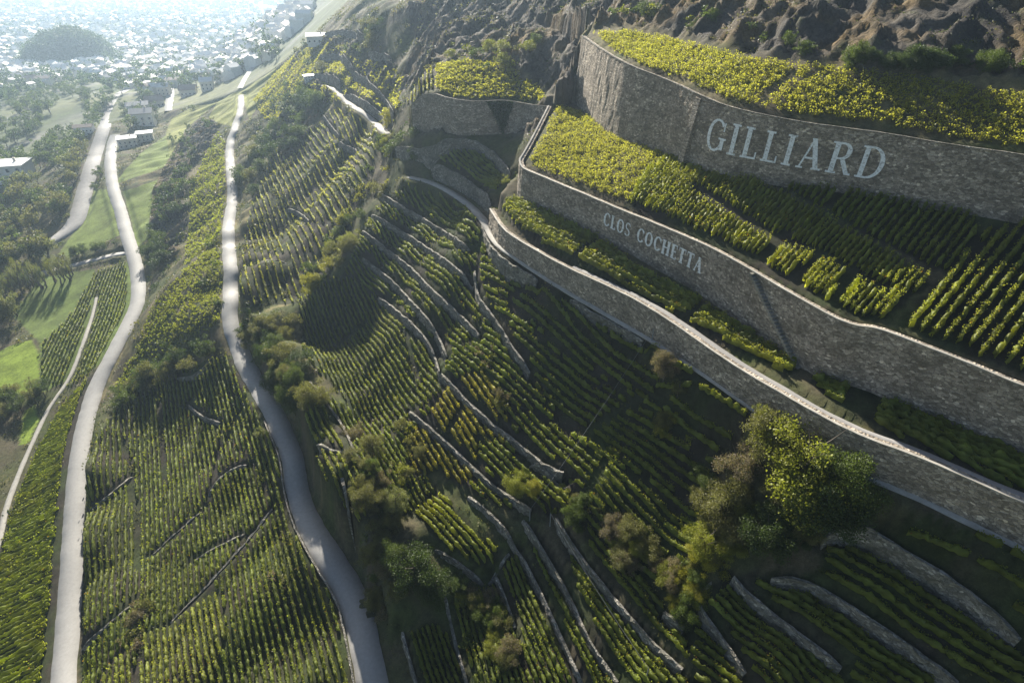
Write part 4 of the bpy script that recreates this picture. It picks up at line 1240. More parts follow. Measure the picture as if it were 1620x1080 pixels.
# bare brown earth between vines, grassy in places, darkened to paint in row shade
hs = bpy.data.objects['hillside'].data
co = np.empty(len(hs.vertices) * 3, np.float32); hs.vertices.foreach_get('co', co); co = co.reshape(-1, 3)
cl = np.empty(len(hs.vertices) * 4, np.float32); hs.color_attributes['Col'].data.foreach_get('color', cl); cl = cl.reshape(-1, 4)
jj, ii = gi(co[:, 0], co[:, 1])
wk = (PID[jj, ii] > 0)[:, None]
soil_with_shade = mixc((0.040, 0.035, 0.029), (0.036, 0.046, 0.020), fbm(co[:, 0] / 5, co[:, 1] / 5, 44, 3) * 1.6 + 0.45)
cl[:, :3] = np.where(wk, soil_with_shade * (0.85 + 0.5 * fbm(co[:, 0] / 2, co[:, 1] / 2, 46, 2)[:, None] + 0.15), cl[:, :3])
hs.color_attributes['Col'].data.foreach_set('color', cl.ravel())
print('ROWS', len(ROWS), 'length', rowlen)

def fill(poly, dens, rng, pad=True):
    pw = px_poly(poly)
    lo, hi = pw.min(0), pw.max(0)
    n = int((hi - lo).prod() * dens)
    n = min(n, 60000)
    Q = lo + rng.random((n, 2)) * (hi - lo)
    ok = in_poly(Q[:, 0], Q[:, 1], pw) & inside_near(Q[:, 0], Q[:, 1])
    Q = Q[ok]
    j, i = gi(Q[:, 0], Q[:, 1])
    Q = Q[~BLOCK[j, i]]
    z = zat(Q[:, 0], Q[:, 1])
    X, Y, D = project(np.column_stack([Q, z]))
    m = in_poly(X, Y, np.asarray(poly, float)) | (np.abs(X - 810) > 800)
    return np.column_stack([Q, z])[m]

for label, poly, col, dens, gaps in CANOPY:
    Q = fill(poly, dens, RNG)
    for g_ in gaps:
        gq = resample(hit(*resample(np.array(g_, float), 6).T)[:, :2], 0.7)
        Q = Q[np.min(np.hypot(Q[:, None, 0] - gq[None, :, 0], Q[:, None, 1] - gq[None, :, 1]), 1) > 0.8]
    j, i = gi(Q[:, 0], Q[:, 1]); VINED[j, i] = True
    d = np.linalg.norm(Q, axis=1).mean()
    per, size = (16, 0.24) if d < 150 else (12, 0.40) if d < 240 else (8, 0.6)
    bush = np.repeat(Q, per, axis=0); n = len(bush)
    vig = np.repeat(0.6 + 0.8 * RNG.random(len(Q)) + 0.6 * fbm(Q[:, 0] / 4, Q[:, 1] / 4, 31, 2), per)
    C = bush + np.column_stack([RNG.normal(size=(n, 2)) * 0.22, (0.12 + 0.65 * RNG.random(n)) * np.clip(vig, 0.4, 1.6)])
    cc = np.asarray(col)[None] * np.repeat(0.7 + 0.6 * RNG.random((len(Q), 1)), per, axis=0) * (0.75 + 0.5 * RNG.random((n, 1)))
    y = np.clip(fbm(C[:, 0] / 9, C[:, 1] / 9, 37, 3) + 0.35, 0, 1)[:, None]
    cc = cc * (1 - 0.3 * y) + 0.3 * y * np.array([0.22, 0.215, 0.05])
    me = leaf_mesh('vine_foliage', C, size * (0.7 + 0.6 * RNG.random(n)), cc, RNG)
    tag(link('vine_foliage', me, M['leaf']), label, 'vines', kind='stuff')
    print('CANOPY', len(Q), n)

# ------------------------------------------------------------------ trees and shrubs
def crown_cloud(rng, n, lobes, squash=0.85, fillin=0.55):
    """Leaf positions in a crown of radius 1: several uneven lobes, leaves mostly near the lobe surfaces, gaps between."""
    L = []
    for _ in range(lobes):
        v = rng.normal(size=3); v /= np.linalg.norm(v)
        L.append((v * (0.4 + 0.6 * rng.random()) * np.array([1, 1, squash]), 0.12 + 0.26 * rng.random() ** 1.7))
    L.append((np.array([0.1, -0.05, -0.05]), 0.45))
    w = np.array([r ** 2 for _, r in L]); w /= w.sum()
    k = rng.choice(len(L), n, p=w)
    c = np.array([l[0] for l in L])[k]; r = np.array([l[1] for l in L])[k]
    v = rng.normal(size=(n, 3)); v /= np.linalg.norm(v, axis=1)[:, None]
    rad = r * np.where(rng.random(n) < fillin, 0.82 + 0.25 * rng.random(n), rng.random(n) ** 0.5)
    P = c + v * rad[:, None] * np.array([1, 1, squash]) + rng.normal(size=(n, 3)) * 0.055
    tone = np.array([0.85 + 0.3 * rng.random() for _ in L])[k]
    return P, tone

def limb_mesh(rng, height, r0, spread, limbs=6, seg=6):
    """Tapered trunk with limbs, unit tree height."""
    V, F = [], []
    def tube(pts, rad):
        i0 = len(V)
        for p, r in zip(pts, rad):
            for a in range(seg):
                t = 2 * math.pi * a / seg
                V.append((p[0] + r * math.cos(t), p[1] + r * math.sin(t), p[2]))
        for i in range(len(pts) - 1):
            for a in range(seg):
                b = (a + 1) % seg
                F.append((i0 + i * seg + a, i0 + i * seg + b, i0 + (i + 1) * seg + b, i0 + (i + 1) * seg + a))
    k = [np.array([0.03 * rng.normal(), 0.03 * rng.normal(), -0.08 + (height + 0.08) * t]) for t in np.linspace(0, 1, 6)]
    k[0][:2] = 0
    tube(k, [r0 * (1.25 - 1.0 * t) for t in np.linspace(0, 1, 6)])
    for q in range(limbs):
        a = 2 * math.pi * (q + rng.random() * 0.6) / limbs
        s = k[2 + q % 3]
        e = s + np.array([math.cos(a) * spread, math.sin(a) * spread, 0.22 + 0.25 * rng.random()])
        m = (s + e) / 2 + np.array([0, 0, -0.03])
        tube([s, m, e], [r0 * 0.55, r0 * 0.38, r0 * 0.12])
    return np.array(V), np.array(F)

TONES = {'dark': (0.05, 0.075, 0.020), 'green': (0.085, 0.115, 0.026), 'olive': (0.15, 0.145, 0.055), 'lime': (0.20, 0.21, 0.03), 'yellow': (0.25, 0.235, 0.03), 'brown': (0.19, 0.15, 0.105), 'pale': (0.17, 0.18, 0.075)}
VAR = {}
def crown_variant(kind, tone, lod, q):
    key = (kind, tone, lod, q)
    if key in VAR:
        return VAR[key]
    rng = np.random.default_rng((len(kind) * 131 + lod * 17 + q * 7 + len(tone) * 3 + 5))
    n, ls = {3: (12000, 0.047), 2: (2400, 0.08), 1: (700, 0.14), 0: (130, 0.30)}[lod]
    sq = {'tree': 0.95, 'shrub': 0.72, 'poplar': 2.6}[kind]
    P, t = crown_cloud(rng, n, {3: 26, 2: 18, 1: 10, 0: 5}[lod], sq)
    col = np.asarray(TONES[tone])[None] * t[:, None] * (0.7 + 0.6 * rng.random((n, 1)))
    if tone == 'brown':
        col[rng.random(n) < 0.25] = np.array([0.09, 0.10, 0.04])
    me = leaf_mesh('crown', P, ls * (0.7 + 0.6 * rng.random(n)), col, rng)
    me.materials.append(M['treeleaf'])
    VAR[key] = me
    return me
def trunk_variant(q, tall):
    key = ('trunk', q, tall)
    if key not in VAR:
        rng = np.random.default_rng(50 + q)
        V, F = limb_mesh(rng, 0.72, 0.030 if tall else 0.026, 0.16 if tall else 0.26)
        me = mesh_from('trunk', V, F, None, True); me.materials.append(M['bark'])
        VAR[key] = me
    return VAR[key]

def empty(name, loc):
    o = bpy.data.objects.new(name, None)
    COL.objects.link(o)
    o.location = loc
    o.empty_display_size = 0.3
    return o

NT = [0]
def tree(P, height, radius, tone, label, group, lod=2, name='tree', kind='tree'):
    q = NT[0] % (2 if lod == 3 else 3); NT[0] += 1
    root = empty(name, P)
    root.rotation_euler = (0, 0, RNG.random() * 6.28)
    tag(root, label, 'tree', group, 'thing')
    tr = link('trunk', trunk_variant(q, kind == 'poplar'), None, root)
    tr.scale = (height, height, height)
    cr = link('crown', crown_variant(kind, tone, lod, q), None, root)
    sq = {'tree': 0.95, 'shrub': 0.72, 'poplar': 2.6}[kind]
    cr.location = (0, 0, height - radius * sq * (0.95 if kind != 'poplar' else 0.92))
    cr.scale = (radius, radius, radius)
    return root

def shrub(P, radius, tone, label, group, lod=2):
    q = NT[0] % (2 if lod == 3 else 3); NT[0] += 1
    o = link('shrub', crown_variant('shrub', tone, lod, q), None, None, (P[0], P[1], P[2] + radius * 0.42))
    o.scale = (radius, radius * (0.8 + 0.4 * RNG.random()), radius * (0.75 + 0.5 * RNG.random()))
    o.rotation_euler = (0, 0, RNG.random() * 6.28)
    tag(o, label, 'bush', group, 'thing')
    return o

def ghit(px, py):
    return hit(np.atleast_1d(px), np.atleast_1d(py))

def base_at(px, py, up):
    """ground point of a plant whose middle, `up` metres above the ground, shows at this pixel"""
    P = ghit(px, py)[0]
    for _ in range(6):
        X, Y, D = project(P + np.array([0, 0, up]))
        P = ghit(px + (project(P)[0] - X), py + (project(P)[1] - Y))[0]
    return P

# trees that stand out, one by one: pixel of the crown's middle, height, crown radius, tone, label
LONE = [
 (1280,735,9.0,6.8,'lime','largest yellow green tree, right under the footpath wall',3),
 (1330,760,7.0,4.2,'green','green tree on the right flank of the largest yellow green tree',3),
 (1225,690,7.5,3.8,'olive','olive tree at the upper left side of the largest yellow green tree',3),
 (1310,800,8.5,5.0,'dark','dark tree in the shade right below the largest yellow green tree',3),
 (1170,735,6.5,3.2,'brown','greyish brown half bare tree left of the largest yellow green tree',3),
 (1140,800,6.5,3.8,'olive','olive tree above the bottom right vine corner, beside the vine rows',3),
 (1115,855,6.0,3.0,'lime','yellow green tree at the foot of the sunlit vine rows by the big tree',3),
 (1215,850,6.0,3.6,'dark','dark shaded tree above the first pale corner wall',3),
 (1055,575,6.0,2.4,'brown','grey brown bare tree at the bend of the wall above the footpath',3),
 (818,768,4.6,2.4,'lime','round yellow green tree standing alone among the lower vine rows',3),
 (846,774,3.4,1.5,'yellow','small yellow tree touching the round tree among the lower vine rows',3),
 (655,905,7.5,4.6,'dark','broad dark green tree above the end of the upper pale road',3),
 (690,930,6.0,3.4,'dark','dark green tree between the broad dark tree and the narrow walls',3),
 (625,880,6.0,2.8,'green','green tree at the left edge of the dark clump by the road end',3),
 (590,705,5.0,2.6,'olive','rounded olive tree left of the yellowish vine plot',3),
 (578,790,5.5,2.8,'olive','olive brown tree beside the shaded bend of the upper pale road',3),
 (625,790,6.0,2.6,'pale','pale green tree left of the small lit vine plot',3),
 (497,447,3.8,2.2,'yellow','bright yellow green tree at the lower end of the ridge bushes',3),
 (605,300,4.5,3.0,'olive','largest pale olive tree on the ridge left of the shaded terraces',2),
 (410,685,3.0,1.5,'pale','small round pale tree between the two pale roads',2),
 (1075,610,3.6,1.4,'olive','small olive tree just below the grey bare tree',2),
 (800,285,2.6,1.3,'lime','small bright bush tree under the end of the lower lettered wall',2),
 (1240,640,4.6,1.3,'olive','thin olive tree against the footpath wall above the big tree',2) if False else (1202,652,4.2,1.2,'lime','thin bright tree against the footpath wall above the big tree',2),
]
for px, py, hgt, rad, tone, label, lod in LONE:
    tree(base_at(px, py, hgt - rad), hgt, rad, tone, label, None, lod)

def along(line, n, wid, rng):
    L = resample(chaikin(np.array(line, float), 1), 4)
    k = rng.integers(0, len(L), n)
    return L[k] + rng.normal(size=(n, 2)) * wid
SHRUBS = [  # pixel line, count, scatter px, radius range, tones, label
 ([(622,215),(602,260),(585,310),(557,345),(538,400),(520,425),(500,455)], 46, 9, (1.2, 2.6), ('lime','olive','green','yellow'), 'bush on the sunlit ridge that runs down left of the shaded terraces'),
 ([(475,75),(484,112),(450,160),(470,200),(430,215),(405,252),(390,290)], 52, 12, (2.0, 3.6), ('dark','green','olive'), 'dark bush in the gully on the far spur'),
 ([(384,490),(430,545),(445,590),(470,610),(480,640)], 44, 18, (1.6, 3.2), ('dark','green','olive'), 'bush in the clump right of the upper pale road'),
 ([(345,400),(340,470),(330,505),(300,540),(262,575),(215,630)], 34, 12, (1.0, 2.2), ('green','olive','dark'), 'bush on the ridge between the two pale roads'),
 ([(565,700),(590,790),(612,810),(592,880),(602,960)], 36, 12, (0.9, 1.9), ('olive','olive','green','brown'), 'bush on the scrubby bank right of the upper pale road'),
 ([(712,925),(765,955),(790,1000),(800,1060),(760,1000)], 30, 14, (0.8, 1.8), ('brown','olive','green','lime'), 'bush on the bank between the dark tree and the narrow walls'),
 ([(905,795),(960,825),(1000,870),(1050,905),(1085,950)], 34, 14, (0.8, 1.9), ('olive','brown','green','lime'), 'bush in the dry scrub strip left of the big tree'),
 ([(1130,740),(1150,790),(1180,830),(1110,850),(1090,930),(1100,980)], 38, 18, (0.8, 2.0), ('lime','olive','yellow','green'), 'bush below the largest yellow green tree'),
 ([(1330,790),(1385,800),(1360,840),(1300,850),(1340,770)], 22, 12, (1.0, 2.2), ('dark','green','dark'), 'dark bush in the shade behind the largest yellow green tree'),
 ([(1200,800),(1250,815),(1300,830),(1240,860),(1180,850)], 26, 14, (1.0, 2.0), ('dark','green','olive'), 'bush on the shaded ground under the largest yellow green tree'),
 ([(955,22),(990,20),(1040,24)], 14, 4, (1.0, 1.9), ('lime','green'), 'bush in the short hedge on the cliff edge above the topmost vine field'),
 ([(1330,95),(1420,100),(1530,103),(1630,108)], 30, 4, (0.9, 1.8), ('dark','green'), 'dark bush at the foot of the cliff above the topmost vine field'),
 ([(1075,50),(1115,35),(1165,10),(1200,65),(1295,92)], 9, 6, (0.8, 1.5), ('lime','green'), 'single bush on the rocks above the topmost vine field'),
 ([(700,70),(745,72),(820,85),(860,70),(690,95)], 16, 8, (1.2, 2.2), ('olive','green','lime'), 'bush on the rocks above the small bright field'),
 ([(905,110),(925,135),(915,165),(955,170)], 10, 6, (1.0, 1.9), ('dark','green'), 'dark bush at the left end of the upper lettered wall'),
 ([(660,185),(650,205),(640,240),(650,255)], 14, 7, (1.0, 2.0), ('dark','green'), 'dark bush below the old stone wall at the left end'),
 ([(760,540),(785,600),(800,640),(790,660)], 18, 10, (0.6, 1.2), ('brown','olive','yellow'), 'low bush on the dry rib at the centre of the slope'),
 ([(225,965),(215,1000),(210,1050),(235,920)], 16, 8, (0.8, 1.6), ('brown','olive'), 'brown bush on the scrub bank between the two pale roads'),
 ([(250,420),(255,340),(275,300),(280,255),(300,215),(325,190)], 60, 12, (1.8, 3.4), ('dark','green'), 'dark bush on the rock face beside the lower pale road'),
 ([(430,235),(445,190),(480,150),(500,165),(470,225),(440,250)], 34, 9, (2.4, 4.2), ('dark','green','dark'), 'big dark bush in the shaded hollow beside the far vine plots'),
 ([(560,60),(600,75),(575,30),(610,90),(540,70)], 18, 8, (1.8, 3.4), ('dark','olive','green'), 'bush between the walls of the far sunlit spur'),
 ([(1050,690),(1040,650),(1065,720)], 10, 8, (0.6, 1.3), ('olive','brown','yellow'), 'low bush between the vines below the grey bare tree'),
 ([(640,640),(655,680),(640,740),(640,770)], 16, 9, (0.8, 1.6), ('yellow','olive','lime'), 'yellowish bush beside the yellowish vine plot'),
 ([(420,905),(440,930),(470,880),(440,840)], 10, 10, (0.5, 1.1), ('olive','brown'), 'low bush beside the stone kerb of the upper pale road'),
]
PENDING = []
for line, n, wid, (r0, r1), tones, label in SHRUBS:
    Q = along(line, n, wid, RNG)
    G = ghit(Q[:, 0], Q[:, 1])
    for P in G:
        r = 1.35 * (r0 + (r1 - r0) * RNG.random() ** 1.5)
        if inside_near(P[0], P[1]):
            j, i = gi(np.array([P[0]]), np.array([P[1]]))
            if BLOCK[j, i][0]:
                continue
        d = np.linalg.norm(P)
        PENDING.append((r / d, P, r, tones[int(RNG.integers(len(tones)))], label))
PENDING.sort(key=lambda q: -q[0])
BC, BS, BK = [], [], []
for k, (f, P, r, tone, label) in enumerate(PENDING):
    if k < 295:
        shrub(P, r, tone, label, label, 3 if f > 0.018 else 2 if f > 0.007 else 1)
    else:
        c, t = crown_cloud(RNG, 160, 8, 0.72)
        BC.append(P + np.array([0, 0, r * 0.4]) + c * r); BS.append(np.full(160, r * 0.22)); BK.append(np.asarray(TONES[tone])[None] * t[:, None] * (0.7 + 0.6 * RNG.random((160, 1))))
if BC:
    me = leaf_mesh('shrubbery', np.concatenate(BC), np.concatenate(BS), np.concatenate(BK), RNG)
    tag(link('shrubbery', me, M['treeleaf']), 'smallest bushes scattered over the slopes', 'bushes', kind='stuff')

GROVES = [
 ([(180,655),(205,615),(250,585),(300,570),(352,556),(356,575),(300,592),(255,612),(215,650)], 30, (4.5, 7.5), ('dark','green','olive'), 'tree', 'tree on the wooded edge between the two pale roads'),
 # polygon in the picture, count, height range, tones, kind, label
 ([(-5,182),(70,160),(95,172),(70,200),(30,245),(-5,262)], 26, (9, 14), ('dark','green'), 'tree', 'tree in the dark grove beside the left meadow strip'),
 ([(-5,275),(50,300),(60,262),(135,240),(148,262),(125,320),(105,345),(60,372),(-5,385)], 60, (7, 12), ('dark','green','olive','pale'), 'tree', 'tree in the loose wood left of the valley road'),
 ([(-5,398),(45,392),(84,398),(80,412),(-5,432)], 20, (8, 12), ('pale','green','olive'), 'tree', 'tree in the row above the side road'),
 ([(-5,455),(60,450),(120,432),(142,430),(100,452),(-5,478)], 30, (9, 13), ('green','pale','lime'), 'poplar', 'slender tree in the row below the side road'),
 ([(-5,475),(24,486),(36,508),(14,524),(-5,526)], 7, (8, 11), ('pale','olive'), 'tree', 'pale tree at the left edge above the bright meadow'),
 ([(104,408),(195,378),(197,388),(112,414)], 18, (3, 5), ('dark','green'), 'tree', 'hedge tree along the side road below the green field'),
 ([(-5,628),(40,622),(78,612),(66,640),(20,660),(-5,690)], 18, (4, 7), ('dark','green','olive'), 'tree', 'tree below the bright meadow'),
 ([(182,192),(215,158),(255,150),(262,190),(212,216)], 22, (7, 11), ('dark','green'), 'tree', 'tree among the houses where the two pale roads part'),
 ([(95,138),(150,152),(150,166),(98,150)], 14, (8, 12), ('dark','green'), 'tree', 'tree in the dark strip beyond the left meadow'),
 ([(148,255),(162,250),(160,300),(146,320)], 10, (3, 5), ('green','olive'), 'tree', 'small tree on the strip between the two left roads'),
 ([(160,150),(180,140),(185,165),(168,180)], 6, (7, 10), ('dark','green'), 'tree', 'tree beside the valley road below the town'),
]
for poly, n, (h0, h1), tones, kind, label in GROVES:
    pl = np.array(poly, float)
    lo, hi = pl.min(0), pl.max(0)
    Q = lo + RNG.random((n * 8, 2)) * (hi - lo)
    Q = Q[in_poly(Q[:, 0], Q[:, 1], pl)][:n]
    G = ghit(Q[:, 0], Q[:, 1])
    for P in G:
        if inside_near(P[0], P[1]):
            j, i = gi(np.array([P[0]]), np.array([P[1]]))
            if BLOCK[j, i][0]:
                continue
        h = h0 + (h1 - h0) * RNG.random()
        r = h * (0.16 if kind == 'poplar' else 0.40 + 0.1 * RNG.random())
        tree(P, h, r, tones[int(RNG.integers(len(tones)))], label, label, 2 if np.linalg.norm(P) < 330 else 1, 'tree', kind)

# ------------------------------------------------------------------ undergrowth: grass tufts and low scrub no one could count
n = 420000
Q = np.column_stack([XS[0] + RNG.random(n) * (XS[-1] - XS[0]), YS[0] + RNG.random(n) * (YS[-1] - YS[0])])
j, i = gi(Q[:, 0], Q[:, 1])
X, Y, D = project(np.column_stack([Q, zat(Q[:, 0], Q[:, 1])]))
wild = fbm(Q[:, 0] / 5, Q[:, 1] / 5, 71, 3)
prob = np.where(CLASS[j, i] == 0, 0.55 + 1.2 * wild, np.where(CLASS[j, i] == 1, 0.35 + 1.2 * wild, 0.0)) * np.clip(150 / np.maximum(D, 1), 0.4, 1.2)
ok = (~BLOCK[j, i]) & (X > -150) & (X < 1770) & (Y > -100) & (Y < 1200) & (RNG.random(n) < prob) & ((REG[j, i] == 0) | (CLASS[j, i] == 1))
vin = VINED[j, i]
ok &= ~(vin & (RNG.random(n) < 0.6))
Q = Q[ok]; wild = wild[ok]; D = D[ok]
per = 2
m = len(Q) * per
B = np.repeat(np.column_stack([Q, zat(Q[:, 0], Q[:, 1])]), per, axis=0)
sc = np.repeat(np.clip(0.5 + 1.4 * wild, 0.3, 1.3) * np.clip(D / 110, 0.9, 2.2), per)
C = B + np.column_stack([RNG.normal(size=(m, 2)) * 0.30 * sc[:, None], 0.05 + 0.38 * RNG.random(m) * sc])
t = np.repeat(fbm(Q[:, 0] / 11, Q[:, 1] / 11, 73, 3) + 0.45 + 0.25 * RNG.normal(size=len(Q)), per)
cc = mixc((0.055, 0.075, 0.022), (0.15, 0.13, 0.055), t) * (0.7 + 0.6 * RNG.random((m, 1)))
me = leaf_mesh('undergrowth', C, 0.34 * sc * (0.7 + 0.6 * RNG.random(m)), cc, RNG, 0.0)
tag(link('undergrowth', me, M['treeleaf']), 'grass tufts and low scrub on the uncultivated slopes', 'undergrowth', kind='stuff')
print('UNDERGROWTH', m)

# ------------------------------------------------------------------ houses
def house_meshes(w, d, h, rise, eave=0.5, flat=False):
    x, y = w / 2, d / 2
    V = [(-x, -y, -2), (x, -y, -2), (x, y, -2), (-x, y, -2), (-x, -y, h), (x, -y, h), (x, y, h), (-x, y, h)]
    F = [(0, 1, 5, 4), (1, 2, 6, 5), (2, 3, 7, 6), (3, 0, 4, 7), (4, 5, 6, 7)]
    if not flat:
        V += [(-x, 0, h + rise * 0.96), (x, 0, h + rise * 0.96)]
        F = F[:4] + [(4, 8, 7), (5, 6, 9), (4, 5, 9, 8), (7, 8, 9, 6)]
    wm = bpy.data.meshes.new('wall'); wm.from_pydata(V, [], F)
    X, Y = x + eave, y + eave
    k = rise * eave / y if not flat else 0
    if flat:
        RV = [(-X, -Y, h + .02), (X, -Y, h + .02), (X, Y, h + .02), (-X, Y, h + .02), (-X, -Y, h + .4), (X, -Y, h + .4), (X, Y, h + .4), (-X, Y, h + .4)]
        RF = [(0, 3, 2, 1), (4, 5, 6, 7), (0, 1, 5, 4), (1, 2, 6, 5), (2, 3, 7, 6), (3, 0, 4, 7)]
    else:
        RV = [(-X, -Y, h - k), (X, -Y, h - k), (X, 0, h + rise), (-X, 0, h + rise), (-X, Y, h - k), (X, Y, h - k)]
        RV += [(a, b, c + 0.22) for a, b, c in RV]
        RF = [(0, 3, 2, 1), (3, 4, 5, 2), (6, 7, 8, 9), (9, 8, 11, 10), (0, 1, 7, 6), (4, 10, 11, 5), (0, 6, 9, 3), (3, 9, 10, 4), (1, 2, 8, 7), (2, 5, 11, 8)]
    rm = bpy.data.meshes.new('roof'); rm.from_pydata(RV, [], RF)
    return wm, rm

def window_mesh(w, d, h, floors):
    """one pane mesh per window position, as plain quads a little proud of the wall"""
    out = []
    for f in range(floors):
        z = 1.0 + f * 2.8
        for side in (-1, 1):
            for k in range(max(2, int(w // 3))):
                xx = -w / 2 + (k + 0.5) * w / max(2, int(w // 3))
                out.append(((xx, side * (d / 2 + 0.03), z), side))
    return out

HV = []
for v in range(8):
    rg = np.random.default_rng(v)
    w, d = 9 + 7 * rg.random(), 8 + 3.5 * rg.random()
    h = 4.5 + 3.5 * rg.random()
    wm, rm = house_meshes(w, d, h, 1.6 + 1.6 * rg.random(), 0.6, v >= 6)
    wm.materials.append(M[('white', 'cream', 'white', 'cream', 'white', 'cream', 'white', 'cream')[v]])
    rm.materials.append(M[('roofgrey', 'roofbrown', 'roofgrey', 'rooflight', 'roofbrown', 'roofgrey', 'rooflight', 'rooflight')[v]])
    HV.append((wm, rm, w, d, h))
pane = mesh_from('window', [(-0.5, 0, 0), (0.5, 0, 0), (0.5, 0, 1.25), (-0.5, 0, 1.25), (-0.5, 0.02, 0), (0.5, 0.02, 0), (0.5, 0.02, 1.25), (-0.5, 0.02, 1.25)], [(0, 1, 2, 3), (5, 4, 7, 6), (3, 2, 6, 7), (0, 4, 5, 1)])
pane.materials.append(M['glass'])
chim = mesh_from('chimney', [(x, y, z) for z in (0, 1.4) for x, y in ((-.35, -.35), (.35, -.35), (.35, .35), (-.35, .35))], [(0, 1, 5, 4), (1, 2, 6, 5), (2, 3, 7, 6), (3, 0, 4, 7), (4, 5, 6, 7)])
chim.materials.append(M['cream'])

def house(P, v, rot, scale, label, group, detail=False, name='house'):
    wm, rm, w, d, h = HV[v]
    r = empty(name, P)
    r.rotation_euler = (0, 0, rot); r.scale = (scale, scale, scale)
    tag(r, label, 'house', group, 'thing')
    wl = link('wall', wm, None, r)
    rf = link('roof', rm, None, r)
    if detail:
        for (c, side) in window_mesh(w, d, h, 2 if h > 5.6 else 1):
            link('window', pane, None, wl, c)
        c = link('chimney', chim, None, rf)
        c.location = (w * 0.2, d * 0.12, h + (0.3 if v >= 6 else 1.2))
    return r

NEAR_HOUSES = [
 (221,176,0,0.4,1.15,'nearest white house with a grey gable roof beside the valley road'), (231,198,2,0.35,1.25,'largest white house at the edge of the trees above the green field'), (247,168,1,0.6,1.0,'cream house behind the nearest white house'),
 (262,150,3,0.2,1.0,'cream house with a pale roof on the lane above the green field'), (22,283,6,0.25,1.6,'flat roofed white building in the wood at the left edge'), (137,213,4,0.3,0.7,'small house with a brown roof left of the valley road'),
 (491,128,6,0.5,0.45,'tiny white hut on the wall of the far sunlit spur'), (503,68,0,0.2,0.8,'white house among dark bushes high on the far spur'), (205,232,7,0.5,0.8,'low flat building at the corner of the green field'), (232,222,7,0.45,0.7,'low flat shed beside the low flat building at the green field'),
 (330,142,3,0.3,1.0,'long pale roofed house on the slope edge below the town'), (300,150,1,0.3,1.0,'brown roofed house on the slope edge below the town'),
]
for px, py, v, rot, s, label in NEAR_HOUSES:
    house(ghit(px, py)[0], v, rot, s, label, None, True)

TOWN = [  # polygon, number of houses, label
 ([(165,118),(250,108),(300,128),(268,148),(225,152),(190,140)], 44, 'house in the scattered quarter at the near edge of the town'),
 ([(280,118),(300,70),(370,62),(425,78),(440,92),(380,118),(330,132)], 95, 'house in the dense bright quarter at the foot of the far spur'),
 ([(110,95),(170,75),(280,72),(285,110),(170,118),(120,115)], 62, 'house in the quarter right of the dark wooded hill'),
 ([(-5,125),(60,120),(110,128),(60,142),(-5,146)], 20, 'house below the dark wooded hill'),
 ([(-5,20),(220,18),(480,25),(440,60),(300,60),(160,60),(-5,62)], 150, 'small hazy house far out in the town'),
]
nh = 0; extra = []
for poly, n, label in TOWN:
    pl = np.array(poly, float); lo, hi = pl.min(0), pl.max(0)
    Q = lo + RNG.random((n * 6, 2)) * (hi - lo)
    Q = Q[in_poly(Q[:, 0], Q[:, 1], pl)][:n]
    G = ghit(Q[:, 0], Q[:, 1])
    for P in G:
        if np.linalg.norm(P) < 520:
            continue
        if nh < 290:
            house(P, int(RNG.integers(8)), 0.35 + 0.5 * RNG.normal() + (1.57 if RNG.random() < .4 else 0), 0.62 + 0.45 * RNG.random(), label, label)
            nh += 1
        else:
            extra.append(P)
far_pl = np.array([(-5,0),(540,0),(520,22),(-5,22)], float)
Q = np.column_stack([-5 + RNG.random(2000) * 500, 1 + RNG.random(2000) * 125])
extra += [p for p in ghit(Q[:, 0], Q[:, 1]) if np.linalg.norm(p) > 600]
V, F = [], []
for P in extra:
    a = RNG.random() * 3.14; w, d, h = 3.5 + 4 * RNG.random(), 3.5 + 2 * RNG.random(), 4 + 5 * RNG.random()
    ca, sa = math.cos(a), math.sin(a); i0 = len(V)
    for x, y, z in ((-w, -d, -2), (w, -d, -2), (w, d, -2), (-w, d, -2), (-w, -d, h), (w, -d, h), (w, d, h), (-w, d, h), (-w, 0, h + 2.5), (w, 0, h + 2.5)):
        V.append((P[0] + ca * x - sa * y, P[1] + sa * x + ca * y, P[2] + z))
    for f in ((0, 1, 5, 4), (1, 2, 6, 5), (2, 3, 7, 6), (3, 0, 4, 7), (4, 5, 9, 8), (6, 7, 8, 9), (4, 8, 7, 7), (5, 6, 9, 9)):
        F.append([i0 + q for q in f])
me = bpy.data.meshes.new('distant_houses'); me.from_pydata([tuple(map(float, v)) for v in V], [], [tuple(dict.fromkeys(f)) for f in F])
tag(link('distant_houses', me, M['white']), 'farthest houses of the town, lost in the haze', 'houses', kind='stuff')

